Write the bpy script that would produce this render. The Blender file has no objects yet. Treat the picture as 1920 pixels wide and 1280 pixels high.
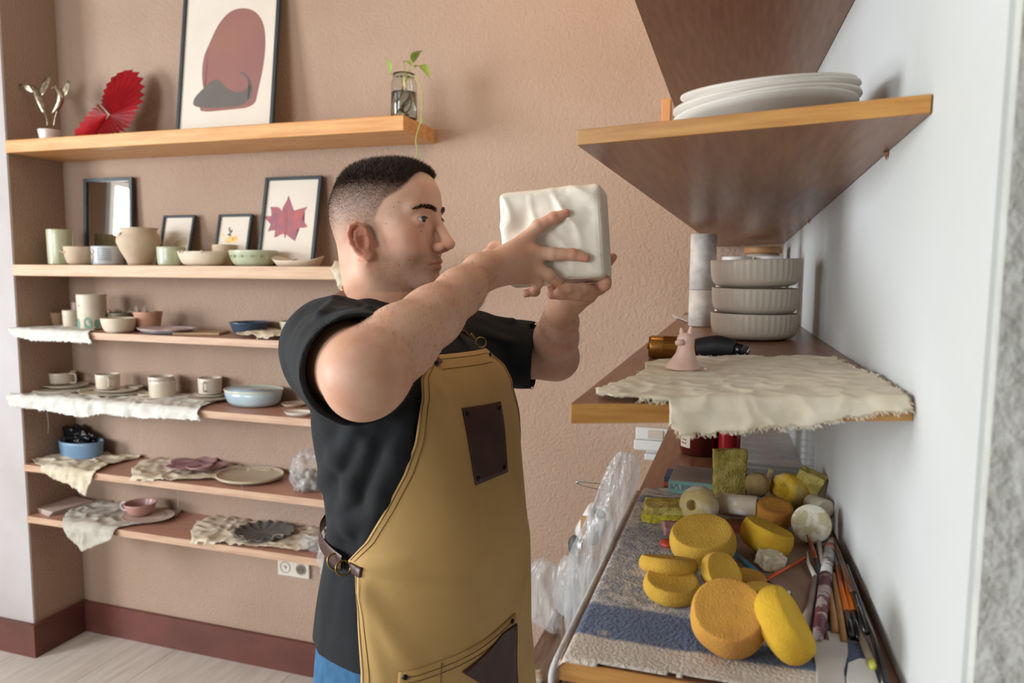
import bpy, bmesh, math, random
import numpy as np
from mathutils import Vector, Matrix, noise as mn
from mathutils.bvhtree import BVHTree

# ------------------------------------------------------------------ camera
F_PX = 1355.0; CAM_H = 1.6
PITCH, ROLL, YAW = math.radians(5.54), math.radians(.47), math.radians(17.75)
FW = Vector((-math.sin(YAW)*math.cos(PITCH), math.cos(YAW)*math.cos(PITCH), -math.sin(PITCH)))
_r0 = Vector((math.cos(YAW), math.sin(YAW), 0)); _u0 = _r0.cross(FW)
RT = _r0*math.cos(ROLL) + _u0*math.sin(ROLL); UP = -_r0*math.sin(ROLL) + _u0*math.cos(ROLL)
CAM = Vector((0, 0, CAM_H))
sc = bpy.context.scene
COL = sc.collection
cd = bpy.data.cameras.new('camera'); cam = bpy.data.objects.new('camera', cd); COL.objects.link(cam)
cd.sensor_width = 36; cd.lens = 36*F_PX/1920; cd.clip_start = .05
cd.dof.use_dof = True; cd.dof.focus_distance = 1.18; cd.dof.aperture_fstop = 5.0
M = Matrix.Identity(4)
for i in range(3):
    M[i][0] = RT[i]; M[i][1] = UP[i]; M[i][2] = -FW[i]; M[i][3] = CAM[i]
cam.matrix_world = M
sc.camera = cam

# ------------------------------------------------------------------ light
vs = sc.view_settings
sc.display_settings.display_device = 'sRGB'
vs.view_transform = 'Standard'; vs.look = 'None'; vs.gamma = 1; vs.use_curve_mapping = False
vs.exposure = 0.0
w = bpy.data.worlds.new('world'); sc.world = w; w.use_nodes = True
w.node_tree.nodes['Background'].inputs[0].default_value = (.80, .90, 1, 1)
w.node_tree.nodes['Background'].inputs[1].default_value = 1.0
def area(name, loc, aim, sx, sy, power, col):
    l = bpy.data.lights.new(name, 'AREA'); l.shape = 'RECTANGLE'; l.size = sx; l.size_y = sy
    l.energy = power; l.color = col
    o = bpy.data.objects.new(name, l); COL.objects.link(o)
    o.location = loc; o.rotation_euler = (Vector(aim)-Vector(loc)).to_track_quat('-Z', 'Y').to_euler()
    return o
area('window_daylight', (-4.72, -.56, 1.72), (-3.0, -.50, 1.66), 1.66, 1.5, 215, (.93, .97, 1))
area('rear_window_daylight', (-2.8, -2.32, 1.9), (-2.4, 0, 1.6), 1.5, 1.3, 90, (.92, .97, 1))
area('ceiling_lamp_light', (-.5, 1.35, 2.9), (-.4, 2.36, 2.1), .5, .5, 10, (1, .66, .36))
try:
    sc.cycles.use_denoising = True; sc.cycles.max_bounces = 8; sc.cycles.diffuse_bounces = 4
    sc.cycles.transparent_max_bounces = 12; sc.cycles.sample_clamp_indirect = 4
except Exception: pass

# ------------------------------------------------------------------ measuring: pixel of the photograph -> point of the room
def ray(px, py): return FW + RT*((px-960)/F_PX) - UP*((py-640)/F_PX)
def at(px, py, X=None, Y=None, Z=None, D=None):
    d = ray(px, py)
    if D is not None: t = D
    elif X is not None: t = X/d.x
    elif Y is not None: t = Y/d.y
    else: t = (Z-CAM_H)/d.z
    return CAM + d*t
def pj(p):
    v = Vector(p)-CAM; z = v.dot(FW)
    return (960+F_PX*v.dot(RT)/z, 640-F_PX*v.dot(UP)/z, z)
def onplane(px, py, O, N):
    d = ray(px, py); return CAM + d*((O-CAM).dot(N)/d.dot(N))

# ------------------------------------------------------------------ materials
def srgb(h):
    if isinstance(h, str): h = [int(h[i:i+2], 16)/255 for i in (0, 2, 4)]
    return tuple((c/12.92 if c <= .04045 else ((c+.055)/1.055)**2.4) for c in h)+(1,)
MATS = {}
def mat(name, col, rough=.6, col2=None, vs=18, vmix=(.35, .65), bump=0, bs=120, bd=.002, metal=0, trans=0, ior=1.45,
        sss=0, sssr=(.01, .004, .002), stretch=(1, 1, 1), spec=.5, sheen=0, coat=0, detail=4, alpha=1, space='Object', emit=None, attr=None, bst=(1, 1, 1)):
    if name in MATS: return MATS[name]
    m = bpy.data.materials.new(name); m.use_nodes = True; nt = m.node_tree; N = nt.nodes; L = nt.links
    b = N['Principled BSDF']
    c1 = srgb(col)
    b.inputs['Base Color'].default_value = c1
    b.inputs['Roughness'].default_value = rough; b.inputs['Metallic'].default_value = metal
    b.inputs['Transmission Weight'].default_value = trans; b.inputs['IOR'].default_value = ior
    b.inputs['Specular IOR Level'].default_value = spec; b.inputs['Alpha'].default_value = alpha
    b.inputs['Sheen Weight'].default_value = sheen; b.inputs['Coat Weight'].default_value = coat
    if sss:
        b.inputs['Subsurface Weight'].default_value = sss; b.inputs['Subsurface Radius'].default_value = sssr
        b.inputs['Subsurface Scale'].default_value = 1.0
    tc = N.new('ShaderNodeTexCoord')
    out = None
    if attr:
        a = N.new('ShaderNodeAttribute'); a.attribute_name = attr; out = a.outputs['Color']
    if col2 is not None:
        mp = N.new('ShaderNodeMapping'); mp.inputs['Scale'].default_value = stretch
        L.new(tc.outputs[space], mp.inputs[0])
        no = N.new('ShaderNodeTexNoise'); no.inputs['Scale'].default_value = vs; no.inputs['Detail'].default_value = detail
        L.new(mp.outputs[0], no.inputs[0])
        mr = N.new('ShaderNodeMapRange'); mr.inputs[1].default_value = vmix[0]; mr.inputs[2].default_value = vmix[1]
        L.new(no.outputs[0], mr.inputs[0])
        mx = N.new('ShaderNodeMix'); mx.data_type = 'RGBA'
        mx.inputs[6].default_value = c1; mx.inputs[7].default_value = srgb(col2)
        if attr:
            mx.blend_type = 'MULTIPLY'; mx.inputs[7].default_value = srgb(col2); L.new(out, mx.inputs[6])
        L.new(mr.outputs[0], mx.inputs[0]); out = mx.outputs[2]
    if out is not None: L.new(out, b.inputs['Base Color'])
    if bump:
        mp2 = N.new('ShaderNodeMapping'); mp2.inputs['Scale'].default_value = bst
        L.new(tc.outputs[space], mp2.inputs[0])
        nb = N.new('ShaderNodeTexNoise'); nb.inputs['Scale'].default_value = bs; nb.inputs['Detail'].default_value = 3
        L.new(mp2.outputs[0], nb.inputs[0])
        bu = N.new('ShaderNodeBump'); bu.inputs['Strength'].default_value = bump; bu.inputs['Distance'].default_value = bd
        L.new(nb.outputs[0], bu.inputs['Height']); L.new(bu.outputs[0], b.inputs['Normal'])
    if emit:
        b.inputs['Emission Color'].default_value = srgb(col); b.inputs['Emission Strength'].default_value = emit
    MATS[name] = m
    return m

# ------------------------------------------------------------------ objects
def tag(o, label=None, cat=None, group=None, kind=None):
    if label: o['label'] = label
    if cat: o['category'] = cat
    if group: o['group'] = group
    if kind: o['kind'] = kind
    return o
def thing(name, label, cat, loc=(0, 0, 0), rz=0, group=None, rot=None):
    o = bpy.data.objects.new(name, None); COL.objects.link(o); o.empty_display_size = .05
    o.location = loc; o.rotation_euler = rot if rot is not None else (0, 0, rz)
    return tag(o, label, cat, group)
def mesh(name, V, Fc, m, parent=None, smooth=True, label=None, loc=None, rot=None):
    me = bpy.data.meshes.new(name)
    if isinstance(V, np.ndarray) and isinstance(Fc, np.ndarray):
        me.vertices.add(len(V)); me.vertices.foreach_set('co', V.astype('f4').ravel())
        k = Fc.shape[1]
        me.loops.add(Fc.size); me.loops.foreach_set('vertex_index', Fc.astype('i4').ravel())
        me.polygons.add(len(Fc)); me.polygons.foreach_set('loop_start', np.arange(0, Fc.size, k, dtype='i4'))
        me.update(calc_edges=True); me.validate()
    else:
        me.from_pydata([tuple(v) for v in V], [], [tuple(f) for f in Fc]); me.update()
    if smooth: me.polygons.foreach_set('use_smooth', [True]*len(me.polygons))
    for mm in (m if isinstance(m, (list, tuple)) else [m]): me.materials.append(mm)
    o = bpy.data.objects.new(name, me); COL.objects.link(o)
    if parent is not None: o.parent = parent
    if loc is not None: o.location = loc
    if rot is not None: o.rotation_euler = rot
    if label: o['label'] = label
    return o
def frombm(name, bm, m, parent=None, smooth=False, **k):
    me = bpy.data.meshes.new(name); bm.normal_update(); bm.to_mesh(me); bm.free()
    if smooth: me.polygons.foreach_set('use_smooth', [True]*len(me.polygons))
    for mm in (m if isinstance(m, (list, tuple)) else [m]): me.materials.append(mm)
    o = bpy.data.objects.new(name, me); COL.objects.link(o)
    if parent is not None: o.parent = parent
    for kk, v in k.items():
        if kk == 'loc': o.location = v
        elif kk == 'rot': o.rotation_euler = v
        elif kk == 'label': o['label'] = v
    return o
def box(name, lo, hi, m, parent=None, bev=.002, seg=2, **k):
    bm = bmesh.new(); bmesh.ops.create_cube(bm, size=1)
    lo, hi = Vector(lo), Vector(hi)
    for v in bm.verts: v.co = Vector([lo[i]+(hi[i]-lo[i])*(v.co[i]+.5) for i in range(3)])
    if bev: bmesh.ops.bevel(bm, geom=list(bm.edges), offset=bev, segments=seg, profile=.5, affect='EDGES')
    return frombm(name, bm, m, parent, smooth=False, **k)
def hexa(name, top, th, m, parent=None, bev=.0015, **k):
    """board from its four top corners (front-left, front-right, back-right, back-left), thickness down"""
    bm = bmesh.new()
    a = [bm.verts.new(p) for p in top]; b = [bm.verts.new(Vector(p)-Vector((0, 0, th))) for p in top]
    bm.faces.new(a); bm.faces.new(b[::-1])
    for i in range(4): bm.faces.new((a[i], b[i], b[(i+1) % 4], a[(i+1) % 4]))
    bmesh.ops.recalc_face_normals(bm, faces=bm.faces)
    if bev: bmesh.ops.bevel(bm, geom=list(bm.edges), offset=bev, segments=2, profile=.5, affect='EDGES')
    return frombm(name, bm, m, parent, **k)
def lathe(name, prof, m, parent=None, n=48, sx=1, sy=1, wob=0, seed=0, fn=None, mats=None, **k):
    """prof: (r, z) list; fn(r,z,th)->(r,z) optional"""
    V = []; Fc = []
    for (r, z) in prof:
        for j in range(n):
            th = 2*math.pi*j/n; rr, zz = r, z
            if fn: rr, zz = fn(r, z, th)
            if wob: rr *= 1+wob*mn.noise(Vector((math.cos(th)*1.3, math.sin(th)*1.3, z*14+seed*7.1)))
            V.append((rr*math.cos(th)*sx, rr*math.sin(th)*sy, zz))
    for i in range(len(prof)-1):
        for j in range(n):
            a = i*n+j; b = i*n+(j+1) % n; Fc.append((a, b, b+n, a+n))
    if prof[0][0] > 1e-6: Fc.append(tuple(range(n))[::-1])
    if prof[-1][0] > 1e-6: Fc.append(tuple(range((len(prof)-1)*n, len(prof)*n)))
    return mesh(name, V, Fc, m, parent, True, **k)
def smooth_pts(P, it=2):
    P = [Vector(p) for p in P]
    for _ in range(it):
        Q = [P[0]]
        for i in range(len(P)-1): Q += [P[i]*.75+P[i+1]*.25, P[i]*.25+P[i+1]*.75]
        P = Q+[P[-1]]
    return P
def tube_data(P, R, n=10, closed=False, flat=1.0, upv=(0, 0, 1)):
    P = [Vector(p) for p in P]; N = len(P)
    if not isinstance(R, (list, tuple)): R = [R]*N
    if len(R) != N: R = list(np.interp(np.linspace(0, 1, N), np.linspace(0, 1, len(R)), R))
    V = []; Fc = []; prev = None
    for i in range(N):
        if closed: t = P[(i+1) % N]-P[i-1]
        else: t = P[min(i+1, N-1)]-P[max(i-1, 0)]
        t.normalize()
        if prev is None:
            a = Vector(upv); a = a-t*a.dot(t)
            if a.length < 1e-3: a = Vector((1, 0, 0)); a = a-t*a.dot(t)
        else: a = prev-t*prev.dot(t)
        a.normalize(); prev = a; b = t.cross(a)
        for j in range(n):
            th = 2*math.pi*j/n
            V.append(P[i]+(a*math.cos(th)*flat+b*math.sin(th))*R[i])
    for i in range(N if closed else N-1):
        i2 = (i+1) % N
        for j in range(n): Fc.append((i*n+j, i*n+(j+1) % n, i2*n+(j+1) % n, i2*n+j))
    if not closed: Fc.append(tuple(range(n))[::-1]); Fc.append(tuple(range((N-1)*n, N*n)))
    return V, Fc
def tube(name, P, R, m, parent=None, n=10, closed=False, flat=1.0, upv=(0, 0, 1), **k):
    V, Fc = tube_data(P, R, n, closed, flat, upv)
    return mesh(name, V, Fc, m, parent, True, **k)
def joined(name, parts, m, parent=None, smooth=True, **k):
    V = []; Fc = []
    for v, f in parts:
        o = len(V); V += list(v); Fc += [tuple(i+o for i in g) for g in f]
    return mesh(name, V, Fc, m, parent, smooth, **k)
def fbm(p, o=3): return mn.fractal(Vector(p), 1.0, 2.0, o)

# a cloth lying on a board and falling over its front edge; outline given as photo points on the board (z) or below its edge
def inpoly(x, y, poly):
    c = np.zeros(x.shape, bool); n = len(poly)
    for i in range(n):
        x1, y1 = poly[i]; x2, y2 = poly[(i+1) % n]
        if y1 == y2: continue
        m = ((y1 > y) != (y2 > y)) & (x < (x2-x1)*(y-y1)/(y2-y1)+x1); c ^= m
    return c
def vnoise(X, Y, s, seed, o=2):
    r = np.empty(X.shape)
    for i in np.ndindex(X.shape): r[i] = mn.fractal(Vector((X[i]*s, Y[i]*s, seed*3.7)), 1.0, 2.0, o)
    return r
def cloth(name, label, pts, O, ex, ey, m, amp=.006, seed=1, res=.0035, rag=.004, lift=.002, hang_amp=1.3, wr=14, group=None,
          base=None, cat='cloth', fringe=40, lim=None, wdir=(1, 1)):
    O = Vector(O); ex = Vector(ex).normalized(); ey = Vector(ey).normalized(); ez = ex.cross(ey).normalized()
    uv = []
    for (px, py) in pts:
        p = onplane(px, py, O, ez)-O
        if p.dot(ey) >= 0 and (py-pj(O+ex*p.dot(ex))[1]) <= .5: uv.append((p.dot(ex), -p.dot(ey)))
        else:
            q = onplane(px, py, O-ey*.006, ey)-O; uv.append((q.dot(ex), -q.dot(ez)))
    uv = np.array(uv); u0, v0 = uv.min(0)-res; u1, v1 = uv.max(0)+res
    nu = int((u1-u0)/res)+2; nv = int((v1-v0)/res)+2
    U, Vv = np.meshgrid(np.linspace(u0, u1, nu), np.linspace(v0, v1, nv), indexing='ij')
    n1 = vnoise(U, Vv, 90, seed, 1); n2 = vnoise(U, Vv, 90, seed+5, 1)
    ins = inpoly(U+n1*rag, Vv+n2*rag, uv)
    W1 = 1-np.abs(vnoise(U*wdir[0], Vv*wdir[1], wr, seed+9, 2)); W2 = vnoise(U, Vv, wr*.4, seed+11, 1)
    X0 = O.x+ex.x*U+ey.x*(-Vv); Y0 = O.y+ex.y*U+ey.y*(-Vv)
    ins &= ~((Y0 > 2.350) | ((X0 < -2.733) & (Y0 > 2.114)))
    disp = amp*(np.clip(W1-.45, 0, 1)*1.2+.35*(W2+.5))
    disp = np.clip(disp, 0, None)
    edge = .008
    Y = np.where(Vv < 0, -Vv, -.003-np.clip(Vv, 0, edge)*.35); Z = np.where(Vv < 0, lift, lift-Vv)
    h = np.clip(Vv/edge, 0, 1)
    bil = disp*hang_amp+amp*.8*np.sin(U*60+seed)*np.clip(Vv*10, 0, 1)*.5+.002*h
    off = 0 if base is None else base(U, Vv)
    Zf = Z+disp*(1-h)+off*(1-h); Yf = Y-np.clip(bil, 0, None)*h
    nz = np.array(ez); P = np.array(O)[None, None]+U[..., None]*np.array(ex)+Yf[..., None]*np.array(ey)+Zf[..., None]*nz
    th = .0011
    # normals by finite differences
    du = np.gradient(P, axis=0); dv = np.gradient(P, axis=1); Nn = np.cross(dv, du)
    Nn /= np.linalg.norm(Nn, axis=2, keepdims=True)+1e-9
    sgn = np.sign((Nn*nz).sum(2)[Vv < 0].mean()) if (Vv < 0).any() else 1
    Nn *= sgn if sgn else 1
    cell = ins[:-1, :-1] & ins[1:, :-1] & ins[:-1, 1:] & ins[1:, 1:]
    idx = -np.ones(U.shape, int); used = np.zeros(U.shape, bool)
    for a in (0, 1):
        for b in (0, 1): used[a:nu-1+a, b:nv-1+b] |= cell
    idx[used] = np.arange(used.sum())
    top = P[used]+Nn[used]*th; bot = P[used]
    n = len(top); ii, jj = np.nonzero(cell)
    q = np.stack([idx[ii, jj], idx[ii+1, jj], idx[ii+1, jj+1], idx[ii, jj+1]], 1)
    faces = [q, q[:, ::-1]+n]
    cp = np.pad(cell, 1)
    for (di, dj, a, b) in ((-1, 0, (0, 0), (0, 1)), (1, 0, (1, 1), (1, 0)), (0, -1, (1, 0), (0, 0)), (0, 1, (0, 1), (1, 1))):
        mk = cell & ~cp[1+di:1+di+cell.shape[0], 1+dj:1+dj+cell.shape[1]]
        i2, j2 = np.nonzero(mk); A = idx[i2+a[0], j2+a[1]]; B = idx[i2+b[0], j2+b[1]]
        faces.append(np.stack([A, B, B+n, A+n], 1))
    Vall = [np.vstack([top, bot])]; Fall = np.vstack(faces)
    # frayed threads round the edge
    rnd = random.Random(seed); mk = np.argwhere(used & ~np.pad(cell, ((0, 1), (0, 1))) )
    tv = []; tf = []; base_n = 2*n
    for _ in range(fringe if len(mk) else 0):
        i, j = mk[rnd.randrange(len(mk))]; p = Vector(P[i, j]); d = Vector([rnd.uniform(-1, 1)*.0045, rnd.uniform(-.004, .001), -rnd.uniform(.0, .0045) if Vv[i, j] > 0 else rnd.uniform(0, .003)])
        s = Vector((.0005, 0, .0002)); k0 = base_n+len(tv)
        tv += [p-s, p+s, p+d+s*.5, p+d-s*.5]; tf.append((k0, k0+1, k0+2, k0+3))
    if tv: Vall.append(np.array([tuple(v) for v in tv])); Fall = np.vstack([Fall, np.array(tf)])
    o = mesh(name, np.vstack(Vall), Fall, m, None, True)
    me = o.data
    c = np.vstack(Vall).mean(0); me.transform(Matrix.Translation(-Vector(c))); o.location = c
    return tag(o, label, cat, group)
# ------------------------------------------------------------------ room shell
WY = 2.36; NX = -2.737; PY = 2.12
m_peach = mat('peach_plaster', 'B29A89', .75, 'A48A77', 1.6, (.3, .7), bump=.7, bs=110, bd=.006, space='Object', spec=.25)
m_white = mat('white_plaster', 'CFD3D4', .6, 'C6C9C6', 2.2, bump=.25, bs=45, bd=.003, spec=.3)
m_offw = mat('pale_plaster', 'BDB9BA', .7, 'B3ABA9', 3, bump=.3, bs=60, bd=.002, spec=.3)
m_grey = mat('grey_render', 'C8C9C3', .9, 'B8B9B2', 14, bump=.8, bs=60, bd=.006)
m_maroon = mat('maroon_paint', '6F4038', .38, '5E3630', 6, bump=.12, bs=30, spec=.5)
m_ceil = mat('ceiling_paint', 'B8AFA4', .8, 'B0A79C', 3)
m_plank = mat('pale_laminate', 'CDC5BC', .45, 'BDB2A7', 6, stretch=(6, .6, 1), bump=.05)
def wallbox(name, lo, hi, m): return tag(box(name, lo, hi, m, bev=0), kind='structure')
def rwx(y): return .165-.036*(y-.8)
wallbox('wall_back', (-2.90, WY, 0), (.45, WY+.15, 2.95), m_peach)
# the recess: its side wall belongs to the pilaster, whose front is white
wallbox('wall_niche', (NX-.10, PY+.004, 0), (NX, WY, 2.95), m_peach)
wallbox('wall_pilaster', (-4.85, PY, 0), (NX-.004, PY+.12, 2.95), m_offw)
# right wall, not quite square to the back wall
def prism(name, poly, z0, z1, m, bev=0):
    bm = bmesh.new(); a = [bm.verts.new((x, y, z0)) for x, y in poly]; b = [bm.verts.new((x, y, z1)) for x, y in poly]
    bm.faces.new(a[::-1]); bm.faces.new(b); n = len(poly)
    for i in range(n): bm.faces.new((a[i], a[(i+1) % n], b[(i+1) % n], b[i]))
    bmesh.ops.recalc_face_normals(bm, faces=bm.faces)
    if bev:
        bmesh.ops.bevel(bm, geom=[e for e in bm.edges if abs(e.verts[0].co.z-e.verts[1].co.z) > .5], offset=bev, segments=3, profile=.5, affect='EDGES')
    return frombm(name, bm, m)
YE = .615
tag(prism('wall_right', [(rwx(YE), YE), (rwx(YE)+.14, YE+.001), (.25, WY+.01), (rwx(WY), WY+.01)], 0, 2.95, m_white, 0), kind='structure')
wallbox('wall_right_return', (rwx(YE)+.004, YE-.014, 0), (2.6, YE, 2.95), m_grey)
m_room = mat('room_paint', '857F78', .8, '7D7770', 3)
wallbox('wall_far_right', (2.6, -2.4, 0), (2.72, YE, 2.95), m_room)
for nm, lo, hi in (('wall_left', (-4.85, -2.4, 0), (-4.70, PY, .95)),
                   ('wall_left_upper', (-4.85, -2.4, 2.5), (-4.70, PY, 2.95)),
                   ('wall_left_front', (-4.85, -2.4, .95), (-4.70, -1.42, 2.5)),
                   ('wall_left_back', (-4.85, .30, .95), (-4.70, PY, 2.5)),
                   ('wall_rear', (-4.85, -2.4, 0), (2.72, -2.28, 1.3)),
                   ('wall_rear_upper', (-4.85, -2.4, 2.7), (2.72, -2.28, 2.95)),
                   ('wall_rear_left', (-4.85, -2.4, 1.3), (-3.6, -2.28, 2.7)),
                   ('wall_rear_right', (-1.6, -2.4, 1.3), (2.72, -2.28, 2.7))):
    wallbox(nm, lo, hi, m_room)
wallbox('ceiling', (-4.85, -2.4, 2.95), (2.72, WY+.15, 3.05), m_ceil)
def window_frame(n, a, b, axis, pos):
    """frame and mullion round an opening; a, b opposite corners in the wall plane (u, z)"""
    P = tag(bpy.data.objects.new('window_%d' % n, None), kind='structure'); COL.objects.link(P)
    mw = mat('window_white', 'F2F2F0', .4)
    def b3(u0, u1, z0, z1, nm):
        if axis == 'x': box(nm, (pos, u0, z0), (pos+.05, u1, z1), mw, P)
        else: box(nm, (u0, pos, z0), (u1, pos+.05, z1), mw, P)
    (u0, z0), (u1, z1) = a, b
    b3(u0, u0+.05, z0, z1, 'frame'); b3(u1-.05, u1, z0, z1, 'frame'); b3(u0+.05, u1-.05, z0, z0+.05, 'frame'); b3(u0+.05, u1-.05, z1-.05, z1, 'frame')
    c = (u0+u1)/2; b3(c-.025, c+.025, z0+.05, z1-.05, 'mullion')
window_frame(1, (-1.42, .95), (.30, 2.5), 'x', -4.71)
window_frame(2, (-3.6, 1.3), (-1.6, 2.7), 'y', -2.29)
# floor of pale planks running away from the camera
fl = tag(box('floor', (-4.85, -2.4, -.05), (2.72, WY+.1, -.006), mat('floor_gap', '5A4A40', .9), bev=0), kind='structure')
rnd = random.Random(4)
x = -4.70; k = 0
while x < 2.55:
    y = -2.28-rnd.uniform(0, .9)
    while y < WY:
        y1 = min(y+1.28, WY)
        if y1 > -2.28 and (x+.19 < .12 or y < YE-.05):
            xx = min(x+.19, 2.58); yy1 = y1
            if xx > .12: yy1 = min(yy1, YE-.02)
            if yy1-max(y, -2.28) > .02:
                box('plank', (x+.0008, max(y, -2.28)+.0008, -.006), (xx-.0008, yy1-.0008, rnd.uniform(-.0003, .0004)), m_plank, fl, bev=0)
        y = y1
    x += .19
# skirting
def skirt(name, poly, h):
    tag(prism(name, poly, 0, h, m_maroon, 0), kind='structure')
skirt('baseboard_back', [(NX+.018, WY-.018), (.1, WY-.018), (.1, WY), (NX+.018, WY)], .135)
skirt('baseboard_niche', [(NX, PY-.018), (NX+.018, PY-.018), (NX+.018, WY), (NX, WY)], .137)
skirt('baseboard_left', [(-4.7, PY-.018), (NX, PY-.018), (NX, PY), (-4.7, PY)], .139)

# ------------------------------------------------------------------ shelves of the recess
m_pine = mat('oiled_pine', 'D9A468', .42, 'C68A4C', 9, stretch=(.5, 6, 6), bump=.06, coat=.1)
m_pale = mat('pale_pine', 'CDAF92', .5, 'BF9A78', 10, stretch=(.6, 8, 8), bump=.05)
m_pink = mat('pinkish_board', 'B88A76', .4, 'A87A68', 10, stretch=(.6, 8, 8), bump=.05)
m_edge = mat('board_edge', 'C9A88C', .5, 'B8937A', 14, stretch=(.5, 6, 6))
SY = 2.112
SH = [2.087, 1.611, 1.356, 1.090, .810, .597]
TH = [.048, .044, .026, .026, .026, .026]
SXR = [-1.04, -1.16, -1.20, -1.2, -1.2, -1.2]
lab = ['honey-coloured pine wall shelf at the top, carrying the big framed print and the plant jar',
       'pale pine wall shelf, second from the top, carrying the small frames and green bowls',
       'thin wall shelf, third from top, carrying the tall cactus cup and the dark blue bowl',
       'thin wall shelf, fourth from the top, carrying cups on saucers and a blue dish',
       'thin wall shelf, second from the bottom, carrying the blue ring bowl and petal plate',
       'lowest wall shelf, carrying the pink cup and the grey scalloped plate']
for i in range(6):
    t = thing('wall_shelf', lab[i], 'shelf', ((NX+SXR[i])/2, SY, SH[i]-TH[i]), group='shelves in the recess')
    L0 = NX-t.location.x; L1 = SXR[i]-t.location.x
    if i < 2:
        box('board', (L0+.0005, 0, 0), (L1, WY-SY-.0005, TH[i]), (m_pine, m_pale)[i], t, bev=.003)
    else:
        box('board', (L0+.0005, .004, 0), (L1, WY-SY-.0005, TH[i]), m_pink, t, bev=0)
        box('edge_band', (L0+.0005, 0, 0), (L1, .004, TH[i]), m_edge, t, bev=.0008)
    if i == 5:
        mk = mat('black_metal', '1B1A1C', .45, metal=.6)
        bx = at(231, 1000, Y=2.30).x-t.location.x
        box('bracket', (bx-.014, WY-SY-.008, -.10), (bx+.014, WY-SY-.0005, -.0005), mk, t)
        box('bracket', (bx-.011, .06, -.008), (bx+.011, WY-SY-.008, -.0005), mk, t)
        tube('screw', [(bx, WY-SY-.008, -.08), (bx, WY-SY-.012, -.08)], .005, mk, t, n=8)

# wall socket
m_sock = mat('cream_plastic', 'DAD3C6', .35)
sp = at(553, 1063, Y=WY)
t = thing('wall_socket', 'cream double wall socket with switch symbol under the lowest shelf', 'socket', sp)
hw, hh = 34*sp.y/F_PX*1.02, 17*2.7/F_PX
box('plate', (-.072, -.012, -.036), (.072, -.0005, .036), m_sock, t, bev=.004)
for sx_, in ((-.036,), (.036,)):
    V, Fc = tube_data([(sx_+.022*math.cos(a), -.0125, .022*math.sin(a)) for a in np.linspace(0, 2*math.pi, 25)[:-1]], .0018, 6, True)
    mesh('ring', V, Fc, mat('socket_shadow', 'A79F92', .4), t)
bm = bmesh.new(); bmesh.ops.create_cone(bm, cap_ends=True, segments=24, radius1=.018, radius2=.018, depth=.002, matrix=Matrix.Translation((.036, -.013, 0)) @ Matrix.Rotation(math.pi/2, 4, 'X'))
frombm('outlet_well', bm, mat('socket_dark', '6E665C', .5), t)
for zz in (-.007, .007):
    tube('pin_hole', [(.036+zz, -.0135, 0), (.036+zz, -.0148, 0)], .0026, mat('black_plastic', '15151A', .4), t, n=8)
tube('switch_mark', [(-.044, -.0135, .004), (-.036, -.0135, .006), (-.034, -.0135, -.006)], .0012, mat('mark_grey', '55504A', .5), t, n=6)
tube('switch_mark', [(-.032, -.0135, .003), (-.031, -.0135, -.001)], .0012, MATS['mark_grey'], t, n=6)

# ------------------------------------------------------------------ boards on the right wall
m_lam = mat('brown_laminate', '94684C', .33, '80543C', 34, stretch=(3, .25, 1), bump=.06, bs=60, bst=(3, .2, 1), spec=.5)
m_lamtop = mat('red_brown_laminate', 'A87A66', .35, '946351', 30, stretch=(3, .25, 1), bump=.04, bs=60, bst=(3, .2, 1))
m_ply = mat('honey_edge', 'BE8C4C', .42, 'A8743A', 26, stretch=(.4, 1, 5), bump=.1, bs=50, bst=(.4, 1, 4))
def board(label, top, th, band='honey_edge'):
    c = sum((Vector(p) for p in top), Vector())/4; c.z -= th
    t = thing('wall_board', label, 'shelf', c, group='boards on the white wall')
    tp = [Vector(p)-c for p in top]
    fdir = (tp[1]-tp[0]); n = Vector((fdir.y, -fdir.x, 0)).normalized()*.003
    hexa('board', tp, th, [m_lam], t, bev=0)
    hexa('front_edge', [tp[0]+n, tp[1]+n, tp[1], tp[0]], th, [m_ply], t, bev=.0008)
    return t
# middle shelf
A1 = Vector((rwx(.80)-.001, .80, 1.475)); A0 = at(1070, 757, Y=.715); A3 = at(1282, 588, Y=2.3); A3 = A3+(A3-A0)*((WY-.001-A3.y)/(A3.y-A0.y))
A2 = Vector((rwx(WY)-.001, WY-.001, A3.z+(A1.z-A0.z)*.6))
MID = [A0, A1, A2, A3]
MN = (A1-A0).cross(A3-A0).normalized()
board('brown board on the white wall, middle one, with canvas cloth and bowls on it', MID, .020)
# upper shelf (given by its underside)
th = .018; up = Vector((0, 0, th))
B0 = at(1083, 273, Y=.86); B1 = Vector((rwx(.80)-.001, .80, 1.754)); B3 = at(1345, 462, Y=WY-.001); B2 = Vector((rwx(WY)-.001, WY-.001, 1.690))
UPR = [B0+up, B1+up, B2+up, B3+up]
UN = (UPR[1]-UPR[0]).cross(UPR[3]-UPR[0]).normalized()
board('brown board with honey edge on the white wall, with white plates on it', UPR, th)
# topmost shelf
C0 = at(1190, 0, Y=1.18); C3 = at(1270, 215, Y=2.1); dC = (C3-C0)/(C3.y-C0.y)
Ca = C0+dC*(.80-C0.y); Cb = C0+dC*(WY-.001-C0.y)
C1 = at(1600, 0, X=.145); nC = (C1-Ca).cross(Cb-Ca)
def onC(x, y): return Vector((x, y, Ca.z-((x-Ca.x)*nC.x+(y-Ca.y)*nC.y)/nC.z))
TOPM = [Ca+up, onC(rwx(.8)-.001, .80)+up, onC(rwx(WY)-.001, WY-.001)+up, Cb+up]
board('topmost brown board on the white wall, seen from below', TOPM, th)
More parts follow.
